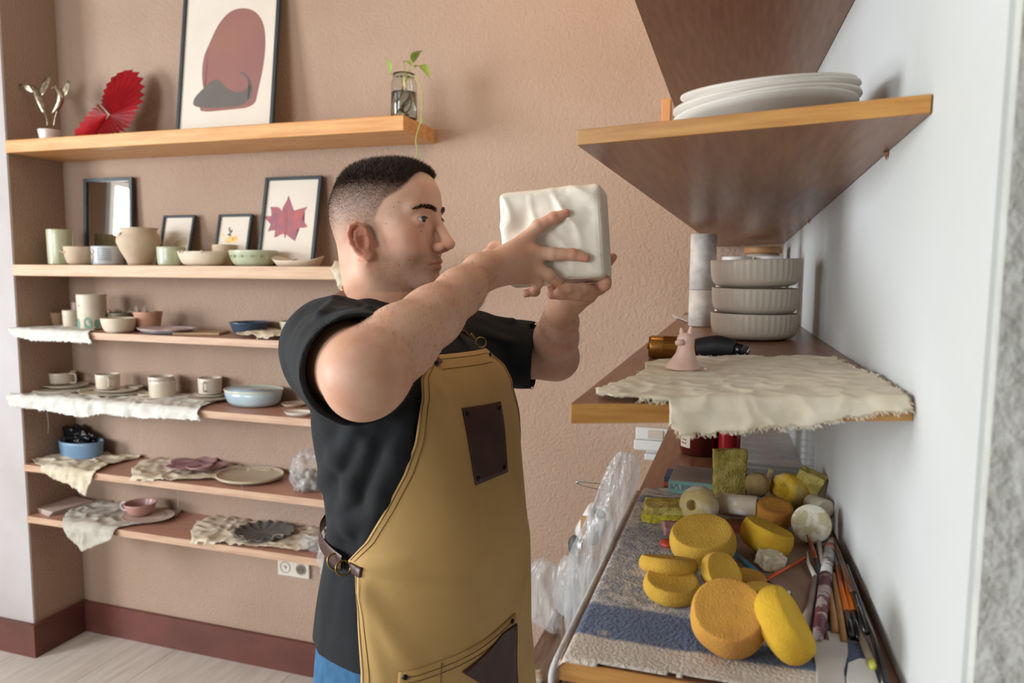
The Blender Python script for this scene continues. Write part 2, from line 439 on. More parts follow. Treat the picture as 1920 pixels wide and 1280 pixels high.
# the table-height board
TZ = 1.190
TAB = [Vector((-.172, .715, TZ)), Vector((rwx(.72)-.001, .715, TZ)), Vector((rwx(WY)-.001, WY-.001, TZ)), Vector((-.180, WY-.001, TZ))]
board('lowest brown board on the white wall, under the striped towel and sponges', TAB, .022)
def onmid(px, py, h=0): return onplane(px, py, A0+MN*h, MN)
def onup(px, py, h=0): return onplane(px, py, UPR[0]+UN*h, UN)
def ontab(px, py, h=0): return at(px, py, Z=TZ+h)
def dep(p): return (Vector(p)-CAM).dot(FW)
# small dark holes and chips along the joint with the wall
for (px, py) in ((1520, 412), (1668, 284)):
    q = at(px, py, Y=1.0)
    d = ray(px, py); tt = (.165+.036*.8)/(d.x+.036*d.y); q = CAM+d*tt
    V = [(0, 0, 0), (-.001, .012, .002), (-.001, .006, -.010), (-.005, .006, 0)]
    tag(mesh('wood_chip', V, [(0, 1, 2), (0, 3, 1), (0, 2, 3), (1, 3, 2)], mat('chip', '7A4A2A', .6), None, False, loc=q+Vector((-.001, 0, 0))),
        'tiny brown wood chip under the upper board, %s' % ('far along it' if px < 1600 else 'nearer its front'), 'wood chip')
pk = at(1250, 206, Y=2.30)
tag(box('wood_peg', (-.014, -.02, -.05), (.014, .02, .03), mat('pine_peg', 'C98E5C', .5), bev=.003, loc=pk), 'small pine peg on the back wall beside the topmost board', 'wooden block')
# ------------------------------------------------------------------ things on the recess shelves
def sp_(k, px, Y, lift=0):
    X = -2.0
    for _ in range(6):
        py = pj((X, Y, SH[k]+lift))[1]; X = at(px, py, Y=Y).x
    return Vector((X, Y, SH[k]+lift))
def geo(k, x0, x1, ytop, Y=None, yb=None, lift=0.0006, sy=1):
    cx = (x0+x1)/2
    if Y is None: Y = at(cx, yb, Z=SH[k]+lift).y
    for _ in range(4):
        p = sp_(k, cx, Y, lift); d = dep(p); r = (x1-x0)/2*d/F_PX
        if yb is not None: Y = min(at(cx, yb, Z=SH[k]+lift).y+r*sy*.9, WY-.006-r*sy)
    p = sp_(k, cx, Y, lift); h = (pj(p)[1]-ytop)*dep(p)/F_PX
    return p, r, h
m_stone = mat('cream_stoneware', 'D8CCB8', .5, 'CCBEA8', 12, bump=.05, bs=60)
m_bisq = mat('bisque_clay', 'CBB79E', .75, 'BCA68C', 12, bump=.15, bs=80)
m_green = mat('celadon_glaze', 'BCC3A8', .3, 'AEB698', 14, coat=.3)
m_pinkc = mat('pink_glaze', 'C79C94', .4, 'B98A82', 14, coat=.2)
m_sand = mat('sand_clay', 'BE9F80', .7, 'AD8D6D', 14, bump=.1)
m_blueg = mat('pale_blue_glaze', '9DB4C6', .22, 'B4C8CF', 9, coat=.4)
m_navy = mat('dark_blue_glaze', '42546B', .35, '33435A', 10, coat=.2)
m_slate = mat('slate_clay', '6A6660', .7, '5B5752', 20, bump=.1)
m_white = mat('white_glaze', 'E2DED6', .3, 'D8D2C8', 10, coat=.3)
m_canv = mat('raw_canvas', 'D8CDB8', .9, 'CABDA4', 22, bump=.35, bs=700, bd=.001)
m_canvw = mat('white_canvas', 'DAD8D2', .9, 'CFCCC3', 22, bump=.35, bs=700, bd=.001)
def cupprof(r, h, t=.003, taper=.95, fillet=.15, foot=0):
    rb = r*taper; f = r*fillet
    P = [(0, foot*.5), (rb-f, 0)]+[(rb-f+f*math.sin(a), f-f*math.cos(a)) for a in (.5, 1.0, 1.57)]
    P += [(rb+(r-rb)*s, f+(h-f)*s) for s in (.25, .5, .75, .97)]+[(r-t*.5, h)]
    P += [(r-t, h-.001)]+[(rb+(r-rb)*s-t, f+(h-f)*s) for s in (.75, .5, .2)]+[(rb-f-t*.3, t+.002), (0, t)]
    return P
def bowlprof(r, h, t=.003, e=.36, rb=.62):
    P = [(0, 0), (r*rb, 0)]; n = 9
    for i in range(1, n+1):
        s = i/n; P.append((r*rb+(r-r*rb)*s**e, h*s))
    P.append((r-t*.5, h+t*.3))
    for i in range(n, 0, -1):
        s = i/n; P.append((max(r*rb+(r-r*rb)*s**e-t, .001), max(h*s, t)))
    P += [(r*rb*.6, t), (0, t)]
    return P
def plateprof(r, h=.012, t=.004):
    return [(0, 0), (r*.72, 0), (r*.8, .001), (r*.97, h*.8), (r, h), (r*.985, h+.0005), (r*.95, h*.8), (r*.8, t+.002), (r*.7, t), (0, t)]
def pot(name, label, cat, k, x0, x1, ytop, m, kind='cup', Y=None, yb=None, lift=.0006, group=None, n=48, hmin=None, part='body', **kw):
    sy = kw.get('sy', 1)
    p, r, h = geo(k, x0, x1, ytop, Y, yb, lift, sy)
    if hmin: h = hmin
    t = thing(name, label, cat, p, group=group)
    pr = {'cup': cupprof, 'bowl': bowlprof, 'plate': plateprof}[kind](r, h) if isinstance(kind, str) else kind(r, h)
    lathe(part, pr, m, t, n=n, **kw)
    t['r'] = r; t['h'] = h
    return t, r, h
def handle(t, m, r, h, ang, out=.018, z0=.25, z1=.8, rad=.0032, square=True, **k):
    c, s = math.cos(ang), math.sin(ang)
    P = [(r*.97, z0*h), (r+out, z0*h+.001), (r+out+.001, (z0+z1)/2*h), (r+out, z1*h), (r*.97, z1*h)]
    P = smooth_pts([(c*a, s*a, z) for a, z in P], 2)
    return tube('handle', P, rad, m, t, n=8, **k)

# --- top shelf
p, r, h = geo(0, 74, 112, 232, Y=2.19)
m_silver = mat('antique_silver', 'C9BBA6', .28, '8B7C69', 60, metal=1, bump=.5, bs=150)
t = thing('bird_ornament', 'silver ornament of two hummingbirds on stems in a small pale pot', 'ornament', p)
lathe('pot', cupprof(r, .045, taper=.85), mat('pearl_pot', 'DAD0C6', .25, coat=.5), t)
def bird(body, stem, wings, beak):
    P = [at(x, y, Y=2.19)-p for x, y in body]; pts = smooth_pts(P, 2); n = len(pts)
    tube('bird_body', pts, [.001+.0125*math.sin(math.pi*min(1, ((i+.6)/n)))**.9 for i in range(n)], m_silver, t, n=12)
    tube('beak', [pts[0], at(beak[0], beak[1], Y=2.18)-p], [.0028, .0006], m_silver, t, n=6)
    tube('stem', smooth_pts([at(x, y, Y=2.19)-p for x, y in stem], 2), .0024, m_silver, t, n=8)
    for (a, b, w_, dy) in wings:
        a = at(a[0], a[1], Y=2.19)-p; b = at(b[0], b[1], Y=2.19+dy)-p; d = b-a; sd = Vector((-d.z, 0, d.x)).normalized(); V = []; Fc = []
        for i in range(9):
            u = i/8; wv = w_*(math.sin(math.pi*min(.93, .15+u*.8)))**.7
            for j in range(7):
                v = j/6-.5; V.append(a+d*(u*(1-.18*abs(v)*(j % 2)))+sd*(v*2*wv+w_*.5*u*u)+Vector((0, .0015*(j % 2)+.006*u*u, 0)))
        nv = len(V); V += [v+Vector((0, .0018, 0)) for v in V]
        for i in range(8):
            for j in range(6):
                q = i*7+j; Fc.append((q, q+1, q+8, q+7)); Fc.append((nv+q, nv+q+7, nv+q+8, nv+q+1))
        rim = [i*7 for i in range(9)]+[56+j for j in range(1, 7)]+[i*7+6 for i in range(7, -1, -1)]+[j for j in range(5, 0, -1)]
        for i in range(len(rim)):
            q, c = rim[i], rim[(i+1) % len(rim)]; Fc.append((q, c, c+nv, q+nv))
        mesh('wing', V, Fc, m_silver, t, True)
bird([(56, 160), (66, 168), (73, 185), (79, 200), (84, 213)], [(82, 208), (88, 220), (89, 236)], [((70, 172), (33, 156), .011, -.02), ((74, 178), (93, 142), .018, .02)], (46, 158))
bird([(103, 160), (110, 168), (116, 182), (110, 200), (98, 214)], [(114, 192), (104, 216), (101, 236)], [((116, 180), (129, 153), .016, .0), ((112, 178), (122, 158), .012, .03)], (97, 166))

# red paper fan rosette leaning on the shelf
p = sp_(0, 214, 2.25); d = dep(p)
t = thing('paper_fan', 'crimson pleated paper rosette folded in half, standing on the top shelf', 'paper fan', p)
m_red = mat('crimson_paper', 'C01A26', .6, 'A8121E', 14, sheen=.2)
PA = [0, 30, 50, 62, 75, 92, 107, 122, 140, 158, 175, 190, 206, 216, 225, 250, 270, 300, 322, 340, 360]
PR = [48, 66, 86, 92, 90, 76, 60, 46, 40, 48, 60, 74, 92, 68, 54, 40, 37, 42, 50, 50, 48]
def rosette(a0, a1, n, yo, nm):
    V = [(.006, -.012+yo, .094)]; Fc = []
    for i in range(n+1):
        a = a0+(a1-a0)*i/n; R = np.interp(a % 360, PA, PR)*d/F_PX*1.02*(1.0 if i % 2 else .94); pk = (.011 if i % 2 else -.011)
        for s_ in (.45, 1.0):
            x, z = R*s_*math.cos(math.radians(a)), R*s_*math.sin(math.radians(a))
            V.append((.006+x, -.012+yo+pk*(.4+s_*.6)+z*.30+.02*s_*math.cos(math.radians(2*a)), max(.094+z, .0015)))
    for i in range(n):
        q = 1+i*2; Fc.append((0, q, q+2)); Fc.append((q, q+1, q+3, q+2))
    m_ = len(V); V += [(x, y+.0012, z) for x, y, z in V]; Fc += [tuple(m_+i for i in f)[::-1] for f in Fc]
    mesh(nm, V, Fc, m_red, t, False)
rosette(20, 140, 26, 0, 'upper_half'); rosette(142, 262, 26, -.02, 'lower_half'); rosette(264, 378, 22, -.012, 'side_fold')
tube('stick', [(0, -.045, .098), (-.092, -.03, .166)], .002, mat('grey_card', '8C7C6C', .7), t, n=6)

# frames
m_fr = mat('dark_frame', '3A4247', .45, '333A3F', 20)
m_mat = mat('print_paper', 'DED5C8', .6, 'D8CEC0', 5)
def frame(label, k, px0, px1, ptop, Yb, Yt, bw=.012, th=.014, m_in=None, cat='picture frame', group=None, h=None, name='picture_frame', mf=None):
    a = sp_(k, px0, Yb); b = sp_(k, px1, Yb); wd = (b-a).x; c = (a+b)/2
    if h is None: h = (pj(c)[1]-ptop)*dep(c)/F_PX*1.0
    lean = math.atan2(Yt-Yb, h); c = c+Vector((0, 0, .0008+th*math.sin(lean)*0))
    t = thing(name, label, cat, c, rot=(-lean, 0, 0), group=group)
    bm = bmesh.new()
    f = mf or m_fr
    def bar(x0, x1, z0, z1, nm='frame_bar'): box(nm, (x0, -th, z0), (x1, 0, z1), f, t, bev=.001)
    bar(-wd/2, -wd/2+bw, 0, h); bar(wd/2-bw, wd/2, 0, h); bar(-wd/2+bw, wd/2-bw, 0, bw); bar(-wd/2+bw, wd/2-bw, h-bw, h)
    box('print' if m_in is None else 'pane', (-wd/2+bw, -th*.45, bw), (wd/2-bw, -.002, h-bw), m_in or m_mat, t, bev=0)
    bpy.context.view_layer.update()
    Mi = Matrix.Translation(c) @ Matrix.Rotation(-lean, 4, 'X'); t['wd'] = wd; t['hh'] = h
    return t, Mi, -th*.45
def art(t, Mi, y0, pts, m, lay=1, name='printed_shape', sm=2, crop=None):
    if crop: pts = [(crop[0]+x/crop[2], crop[1]+y/crop[2]) for x, y in pts]
    N = (Mi.to_3x3() @ Vector((0, 1, 0))); O = Mi @ Vector((0, y0, 0)); inv = Mi.inverted()
    Q = [inv @ onplane(x, y, O, N) for x, y in pts]
    P = [Vector(q) for q in Q]
    for _ in range(sm):
        R_ = []
        for i in range(len(P)):
            a, b = P[i], P[(i+1) % len(P)]; R_ += [a*.75+b*.25, a*.25+b*.75]
        P = R_
    yy = y0-.0003*lay
    bm = bmesh.new(); vv = [bm.verts.new((q.x, yy, q.z)) for q in P]; fc = bm.faces.new(vv)
    bmesh.ops.triangulate(bm, faces=[fc]); bmesh.ops.recalc_face_normals(bm, faces=bm.faces)
    if sum((f.normal.y*f.calc_area() for f in bm.faces)) > 0:
        bmesh.ops.reverse_faces(bm, faces=bm.faces)
    ex = bmesh.ops.extrude_face_region(bm, geom=list(bm.faces))
    bmesh.ops.translate(bm, verts=[v for v in ex['geom'] if isinstance(v, bmesh.types.BMVert)], vec=(0, .0002, 0))
    return frombm(name, bm, m, t)
t, Mi, y0 = frame('large dark-framed print of a maroon arch and grey mound, leaning on the top shelf', 0, 333, 514, -90, 2.27, 2.352, bw=.013, h=.62)
blob = [(1370, 42), (1440, 62), (1485, 130), (1496, 240), (1483, 370), (1452, 510), (1432, 602), (1280, 618), (1130, 632), (1122, 600), (1165, 560), (1135, 470), (1140, 330), (1180, 240), (1230, 130), (1295, 60)]
art(t, Mi, y0, blob, mat('print_maroon', '93665A', .6, '8A5F5B', 4), 1, crop=(0, 0, 3))
art(t, Mi, y0, [(1085, 560), (1140, 500), (1215, 435), (1260, 480), (1310, 520), (1370, 520), (1420, 460), (1400, 560), (1360, 596), (1240, 606), (1090, 606)], mat('print_grey', '6A625C', .6, '5F5A56', 6), 2, crop=(0, 0, 3))
art(t, Mi, y0, [(1340, 398), (1385, 412), (1418, 462), (1420, 530), (1395, 570), (1390, 540), (1408, 500), (1398, 450), (1370, 420)], MATS['print_grey'], 2, crop=(0, 0, 3))

# plant in a glass jar
m_glass = mat('clear_glass', 'F2F6F4', .03, trans=1, ior=1.45)
m_water = mat('water', 'E6EEE4', .0, trans=1, ior=1.33)
m_leaf = mat('pothos_leaf', '7FA843', .4, 'A5BF5A', 30, coat=.2)
m_stem = mat('pothos_stem', 'A9B45C', .5)
p, r, h = geo(0, 733, 782, 142, Y=2.20)
t = thing('plant_jar', 'clear glass jar with pothos cuttings in water at the end of the top shelf', 'plant', p)
lathe('jar', [(0, 0), (r*.9, 0), (r, .006), (r, h*.8), (r*.82, h*.9), (r*.84, h), (r*.80, h), (r*.78, h*.9), (r*.94, h*.79), (r*.94, .008), (r*.8, .005), (0, .005)], m_glass, t)
lathe('water', [(0, .006), (r*.8, .006), (r*.93, .010), (r*.93, h*.6), (0, h*.6)], m_water, t)
rnd = random.Random(3)
for i in range(9):
    a = rnd.uniform(0, 6.3); q = r*.6
    tube('root', smooth_pts([(q*math.cos(a)*rnd.random(), q*math.sin(a)*rnd.random(), .01+rnd.random()*.02), (q*math.cos(a+1), q*math.sin(a+1), h*.3), (q*math.cos(a+2.5)*.8, q*math.sin(a+2.5)*.8, h*.5), (0.005*math.cos(a), 0, h*.75)]), .0016, mat('root_brown', '6B5E3C', .7), t, n=6)
def leaf(root, tip, wd, up=(0, -.3, 1), nm='leaf', m=None, par=None, fold=.25):
    root, tip = Vector(root), Vector(tip); d = tip-root; L_ = d.length; d.normalize(); s = d.cross(Vector(up)).normalized(); nn = s.cross(d)
    V = []; Fc = []; n = 8
    for i in range(n+1):
        u = i/n; ww = wd*(math.sin(math.pi*u**.75)**.8) if 0 < u < 1 else .0003
        c = root+d*(L_*u)+nn*(L_*.16*math.sin(math.pi*u))
        for v in (-1, -.5, 0, .5, 1): V.append(c+s*(ww*v)+nn*(abs(v)*ww*fold))
    N0 = len(V); V += [v-nn*.0006 for v in V]
    for i in range(n):
        for j in range(4):
            a = i*5+j; Fc.append((a, a+1, a+6, a+5)); Fc.append((N0+a, N0+a+5, N0+a+6, N0+a+1))
    return mesh(nm, V, Fc, m or m_leaf, par, True)
def px_on(x, y, Y): return at(x, y, Y=Y)-p
for (x0, y0_, x1, y1, w_) in ((722, 108, 730, 138, .011), (776, 92, 800, 122, .020), (781, 128, 806, 148, .017), (757, 116, 772, 124, .010)):
    a = px_on(x1 if x0 < 740 else x0, y1 if x0 < 740 else y0_, 2.18); b = px_on(x0 if x0 < 740 else x1, y0_ if x0 < 740 else y1, 2.16)
    if x0 == 776: a, b = px_on(775, 118, 2.19), px_on(795, 95, 2.16)
    if x0 == 781: a, b = px_on(778, 126, 2.18), px_on(806, 146, 2.12)
    leaf(a, b, w_, par=t)
    tube('stem', smooth_pts([(0.002, 0, h*.7), Vector((0.002, 0, h*1.02))*.6+a*.4, a]), .0014, m_stem, t, n=6)
pts = [(0, 0, h*.85), px_on(775, 140, 2.18), px_on(786, 150, 2.12), px_on(793, 185, 2.118), px_on(790, 225, 2.118), px_on(778, 262, 2.118), px_on(783, 280, 2.12), px_on(780, 297, 2.12)]
tube('trailing_vine', smooth_pts(pts, 2), .0017, m_stem, t, n=6)
tube('stem_knot', smooth_pts([px_on(792, 222, 2.116), px_on(790, 232, 2.114)], 1), .0024, m_stem, t, n=6)

# --- second shelf
t, Mi, y0 = frame('black frame whose glass mirrors the bright window, left end of the second shelf', 1, 162, 252, 336, 2.332, 2.350, bw=.014, m_in=mat('mirror_glass', 'C8C4BE', .02, metal=1), name='mirror_frame', cat='mirror')
t, Mi, y0 = frame('small empty-looking dark frame behind the light green cup, second shelf', 1, 297, 356, 402, 2.30, 2.350, bw=.009)
art(t, Mi, y0, [(322, 462), (335, 448), (352, 442), (351, 462)], mat('faded_print', 'C4B39A', .7), 1)
t, Mi, y0 = frame('small dark frame with an orange flower print, between two green bowls', 1, 401, 464, 400, 2.30, 2.350, bw=.009)
for q in ([(420, 450), (434, 441), (440, 449), (428, 458)], [(434, 446), (444, 440), (447, 452), (438, 456)], [(413, 440), (420, 437), (423, 444)]):
    art(t, Mi, y0, q, mat('flower_print', 'E2B04E', .6, 'E8C880', 60), 1)
for q in ([(428, 428), (433, 424), (430, 436)], [(430, 432), (438, 430), (432, 440)], [(425, 440), (432, 436), (434, 444)]):
    art(t, Mi, y0, q, mat('ink_print', '5C5A58', .6), 2)
t, Mi, y0 = frame('tall dark frame with a pressed red maple leaf, behind the flat dish', 1, 484, 590, 328, 2.28, 2.350, bw=.012)
mp = [(541, 366), (546, 383), (550, 392), (556, 396), (577, 387), (568, 403), (566, 410), (577, 425), (562, 427), (556, 431), (553, 452), (541, 441), (534, 439), (524, 441), (514, 445), (517, 432), (502, 434), (508, 421), (495, 407), (509, 405), (507, 388), (521, 388), (528, 396), (533, 384)]
P2 = []
for i, (x, y) in enumerate(mp):
    x2, y2 = mp[(i+1) % len(mp)]; P2.append((x, y)); P2.append(((x+x2)/2+(1.0 if i % 2 else -.8), (y+y2)/2+(.8 if i % 3 else -1.2)))
lf = art(t, Mi, y0, P2, mat('maple_red', 'B8605A', .6, '8E5E70', 22), 1, 'pressed_leaf', sm=0)
art(t, Mi, y0, [(534, 385), (540, 402), (536, 446), (533, 446), (532, 402)], mat('maple_dark', '9A5A5A', .6), 2, 'leaf_vein', sm=1)

# pots on the second shelf
def stripes(t, r, h, m, n=5, wdt=.24):
    for i in range(n):
        a0 = -math.pi/2+(i-n/2+.5)*.62
        V = []; Fc = []
        for zz in np.linspace(.004, h*.985, 9):
            for j in range(5):
                a = a0+(j/4-.5)*wdt; q = (r*.95+(r*.05)*zz/h)+.0004; V.append((q*math.cos(a), q*math.sin(a), zz))
        for a in range(8):
            for j in range(4): k0 = a*5+j; Fc.append((k0, k0+1, k0+6, k0+5))
        mesh('painted_stripe', V, Fc, m, t, True)
def fluted(r, z, th): return (r*(1+.012*math.cos(th*9)), z)
t, r, h = pot('tall_cup', 'tall cup with vertical green stripes at the left of the second shelf', 'cup', 1, 93, 138, 431, mat('striped_glaze', 'C2C0A0', .35, 'B6B592', 8, coat=.3), Y=2.22, wob=.02)
stripes(t, r, h, m_green)
def stuck(t, r, h, ang, z, s, m, nm='clay_flower', n=5):
    parts = []
    for i in range(n):
        a = 2*math.pi*i/n; cx, cz = math.cos(a)*s, math.sin(a)*s
        px_ = r*math.cos(ang)-math.sin(ang)*cx; py_ = r*math.sin(ang)+math.cos(ang)*cx
        bm = bmesh.new(); bmesh.ops.create_icosphere(bm, subdivisions=1, radius=s*.8, matrix=Matrix.Translation((px_, py_, z+cz)))
        parts.append(([v.co.copy() for v in bm.verts], [tuple(v.index for v in f.verts) for f in bm.faces])); bm.free()
    return joined(nm, parts, m, t)
t, r, h = pot('small_bowl', 'small sand-coloured bowl with a clay blossom and twig handle, second shelf', 'bowl', 1, 124, 178, 463, m_bisq, 'bowl', Y=2.19, wob=.04)
tube('twig_handle', smooth_pts([(-r*.95, 0, h*.9), (-r*1.3, -.004, h*.72), (-r*1.6, -.004, h*.7), (-r*1.75, -.004, h*.85)]), .0022, m_bisq, t, n=6)
stuck(t, r*.92, h, math.radians(-115), h*.72, .006, mat('clay_pink', 'C9A296', .6))
t, r, h = pot('mug', 'white mug painted with a small red-capped figure, second shelf', 'mug', 1, 175, 230, 462, mat('cool_white', 'C2C8CC', .3, 'B8BCC0', 8, coat=.3), Y=2.19)
for (az, z, sx_, sz_, c_) in ((-112, .7, .30, .2, '7C5358'), (-112, .42, .20, .22, 'B09A88'), (-118, .2, .16, .16, '6E8C96')):
    V = []; Fc = []
    for i in range(16):
        a = math.radians(az)+sx_*math.cos(i*math.pi/8); q = r*.985+.0006; V.append((q*math.cos(a), q*math.sin(a), h*(z+sz_*.8*math.sin(i*math.pi/8))))
    Fc.append(tuple(range(16))); mesh('painted_figure', V, Fc, mat('paint_'+c_, c_, .5), t, False)
for i in range(6):
    V = []; z = h*(.82-.11*i)
    for a in np.linspace(math.radians(-82), math.radians(-30), 7): V += [((r*.99+.0006)*math.cos(a), (r*.99+.0006)*math.sin(a), z), ((r*.99+.0006)*math.cos(a), (r*.99+.0006)*math.sin(a), z+.0022)]
    mesh('painted_line', V, [(2*j, 2*j+2, 2*j+3, 2*j+1) for j in range(6)], mat('ink_line', '6A6E72', .6), t, False)
def vase(r, h): return [(0, 0), (r*.5, 0), (r*.55, h*.12), (r*.8, h*.38), (r*.99, h*.62), (r*.96, h*.78), (r*.78, h*.9), (r*.86, h*.98), (r*.87, h), (r*.82, h), (r*.73, h*.9), (r*.9, h*.76), (r*.9, h*.6), (r*.5, h*.14), (0, h*.1)]
t, r, h = pot('clay_vase', 'round-bellied cream vase with pink clay flower, tallest pot of the second shelf', 'vase', 1, 223, 301, 428, m_bisq, vase, Y=2.20, wob=.03)
stuck(t, r*.9, h, math.radians(-105), h*.76, .009, mat('clay_rose', 'BE8F80', .6))
pot('green_cup', 'small light green cup in front of the small empty frame', 'cup', 1, 297, 347, 463, m_green, Y=2.19, wob=.02)
t, r, h = pot('oval_dish', 'oval cream dish with a knob rim, middle of the second shelf', 'dish', 1, 330, 433, 472, m_stone, 'bowl', Y=2.20, sy=.62, wob=.03)
for a in (-2.4, -1.9, -.9): stuck(t, r*.97*.8, h, a, h*.98, .004, MATS['clay_pink'], 'clay_knob', 3)
pot('small_cup', 'little beige cup behind the oval cream dish', 'cup', 1, 400, 442, 459, m_bisq, Y=2.29, wob=.04)
t, r, h = pot('green_bowl', 'wide pale green bowl with pressed dots, right part of the second shelf', 'bowl', 1, 428, 524, 470, m_green, 'bowl', Y=2.21, wob=.03, sy=.75)
for a in np.linspace(-2.6, -.6, 6): stuck(t, r*.86, h, a, h*.62, .0035, mat('green_dark', '8D9A72', .4), 'glaze_dot', 3)
def wavyr(r, z, th): return (r, z+(.010*math.cos(2*th)+.004*math.sin(3*th))*(r > .03)) if z > .006 else (r, z)
t, r, h = pot('flat_dish', 'shallow cream leaf-shaped dish in front of the maple leaf frame', 'dish', 1, 506, 612, 486, m_stone, 'plate', Y=2.20, sy=.6, fn=wavyr)
tube('clay_twig', smooth_pts([(-r*.15, -r*.5, .012), (0, -r*.35, .022), (r*.08, -r*.2, .026)]), .003, m_stone, t, n=6)

def kcloth(k, label, pts, m=None, **kw): return cloth('canvas_cloth', label, pts, (0, SY-.0005, SH[k]), (1, 0, 0), (0, 1, 0), m or m_canv, **kw)
kcloth(1, 'cream canvas corner hanging off the second shelf behind the neck', [(622, 492), (700, 488), (700, 500), (690, 560), (662, 572), (640, 540)], amp=0.0180, seed=21)

# --- third shelf
kcloth(2, 'fringed canvas strip hanging at the left end of the third shelf', [(8, 609), (40, 604), (175, 608), (178, 622), (176, 646), (120, 642), (60, 640), (30, 632)], m_canvw, amp=0.0060, seed=2, fringe=120)
pot('wooden_bowl', 'small tan bowl in the dark corner of the third shelf', 'bowl', 2, 91, 122, 586, m_sand, 'bowl', Y=2.30)
t, r, h = pot('dotted_cup', 'small white cup with tiny dots, left of the tall cactus cup', 'cup', 2, 120, 150, 581, m_stone, yb=615)
for a in (-2.3, -1.9, -1.5): stuck(t, r*.97, h, a, h*(.7+.12*math.sin(a*5)), .0015, mat('dot_grey', '8A8F8C', .5), 'dot', 3)
pot('pink_cup', 'pinkish cup behind the dotted cup, third shelf', 'cup', 2, 137, 153, 566, mat('mauve_glaze', 'BBA3A0', .4), Y=2.30)
t, r, h = pot('cactus_cup', 'tall cylindrical cream cup with green cactus motifs', 'cup', 2, 149, 199, 551, m_stone, yb=619)
for a, sc_ in ((-2.75, .8), (-1.95, 1), (-1.05, 1.2), (-.45, .8)):
    V = []
    for i in range(16):
        b = a+.24*sc_*math.cos(i*math.pi/8); q = r*.965+.0008; V.append((q*math.cos(b), q*math.sin(b), h*(.17+.16*sc_*math.sin(i*math.pi/8))))
    mesh('cactus_motif', V, [tuple(range(16))], mat('cactus_green', '7FA898', .4, '6F9684', 30), t, False)
stuck(t, r*.97, h, -1.75, h*.68, .003, mat('clay_pink2', 'C6A098', .6))
t, r, h = pot('pinch_bowl', 'rounded cream pinch bowl with tiny handle beside the cactus cup', 'bowl', 2, 194, 254, 596, m_stone, 'bowl', yb=626, wob=.06)
tube('tiny_handle', smooth_pts([(-r*.95, 0, h*.85), (-r*1.1, 0, h*.75), (-r*1.08, 0, h*.55), (-r*.9, 0, h*.45)]), .002, m_stone, t, n=6)
pot('grey_bowl', 'grey-green bowl behind the cream pinch bowl', 'bowl', 2, 204, 244, 586, mat('olive_glaze', '8C8672', .4), 'bowl', Y=2.30)
p = sp_(2, 203, 2.33)
tag(tube('clay_ring', [p+Vector((.018*math.cos(a), 0, .052+.018*math.sin(a))) for a in np.linspace(0, 6.283, 25)[:-1]], .0055, m_sand, None, closed=True), 'round brown clay disc ring against the wall behind the cactus cup', 'ring')
t, r, h = pot('terracotta_bowl', 'pinkish terracotta bowl holding clay leaves, third shelf', 'bowl', 2, 254, 304, 584, mat('terracotta_pink', 'C2947C', .6, 'B0836B', 12), lambda r, h: bowlprof(r, h, rb=.7, e=.7), Y=2.24)
for i, (a, l_) in enumerate(((-.9, .045), (-.2, .05), (.5, .04))):
    o = leaf(Vector((r*a*.6, 0, h*.4)), Vector((r*a*1.2, 0, h+l_*.55)), .014, up=(0, -1, 0.1), nm='clay_leaf', m=mat('clay_grey', '7E6E60', .7), par=t)
p = sp_(2, 247, 2.31)
tag(tube('clay_arch', smooth_pts([p+Vector(v) for v in ((-.034, 0, .008), (-.03, 0, .05), (0, 0, .078), (.03, 0, .05), (.034, 0, .008))]), .007, MATS['clay_grey'], None, n=10), 'small grey clay arch standing by the wall, third shelf', 'ornament')
pot('brown_saucer', 'round pinkish-brown bowl between cream pinch bowl and terracotta bowl', 'bowl', 2, 240, 262, 598, mat('terra2', 'B48A72', .6), 'bowl', Y=2.24)
def scal(n, a): return lambda r, z, th: (r*(1+a*math.cos(n*th)), z)
t, r, h = pot('blue_plate', 'scalloped blue plate under the pinkish plate, third shelf', 'plate', 2, 266, 372, 618, m_blueg, 'plate', yb=628, fn=scal(8, .04), hmin=.010, sy=.85)
t, r, h = pot('scalloped_plate', 'pinkish white scalloped plate stacked on the blue plate', 'plate', 2, 257, 368, 610, mat('rose_white', 'D3C3BE', .35, 'B9A4AC', 14), 'plate', yb=624, lift=.0125, fn=scal(9, .05), hmin=.010, sy=.8)
p = sp_(2, 378, 2.22, .0008)
tag(box('clay_slab', (-.085, -.055, 0), (.085, .06, .009), mat('tan_slab', 'B79C7C', .7, 'A98C6C', 12), bev=.002, loc=p, rot=(0, 0, .35)), 'tan slab lying between the plates and the dark blue bowl', 'slab')
t, r, h = pot('dark_blue_bowl', 'dark blue bowl with an uneven rim, third shelf', 'bowl', 2, 434, 505, 603, m_navy, lambda r, h: cupprof(r, h, taper=.9, fillet=.4), yb=629, wob=.07)
kcloth(2, 'tan canvas scrap under the dark blue bowl, third shelf', [(441, 634), (500, 622), (516, 600), (560, 608), (570, 630), (552, 640), (480, 638)], m_canv, amp=0.0240, seed=5)
pot('celery_bowl', 'pale green-white bowl on the third shelf beside the shoulder', 'bowl', 2, 527, 585, 602, mat('celery_glaze', 'B9BBA4', .4, 'A9AA8E', 9), 'bowl', yb=629, lift=.012, wob=.03)

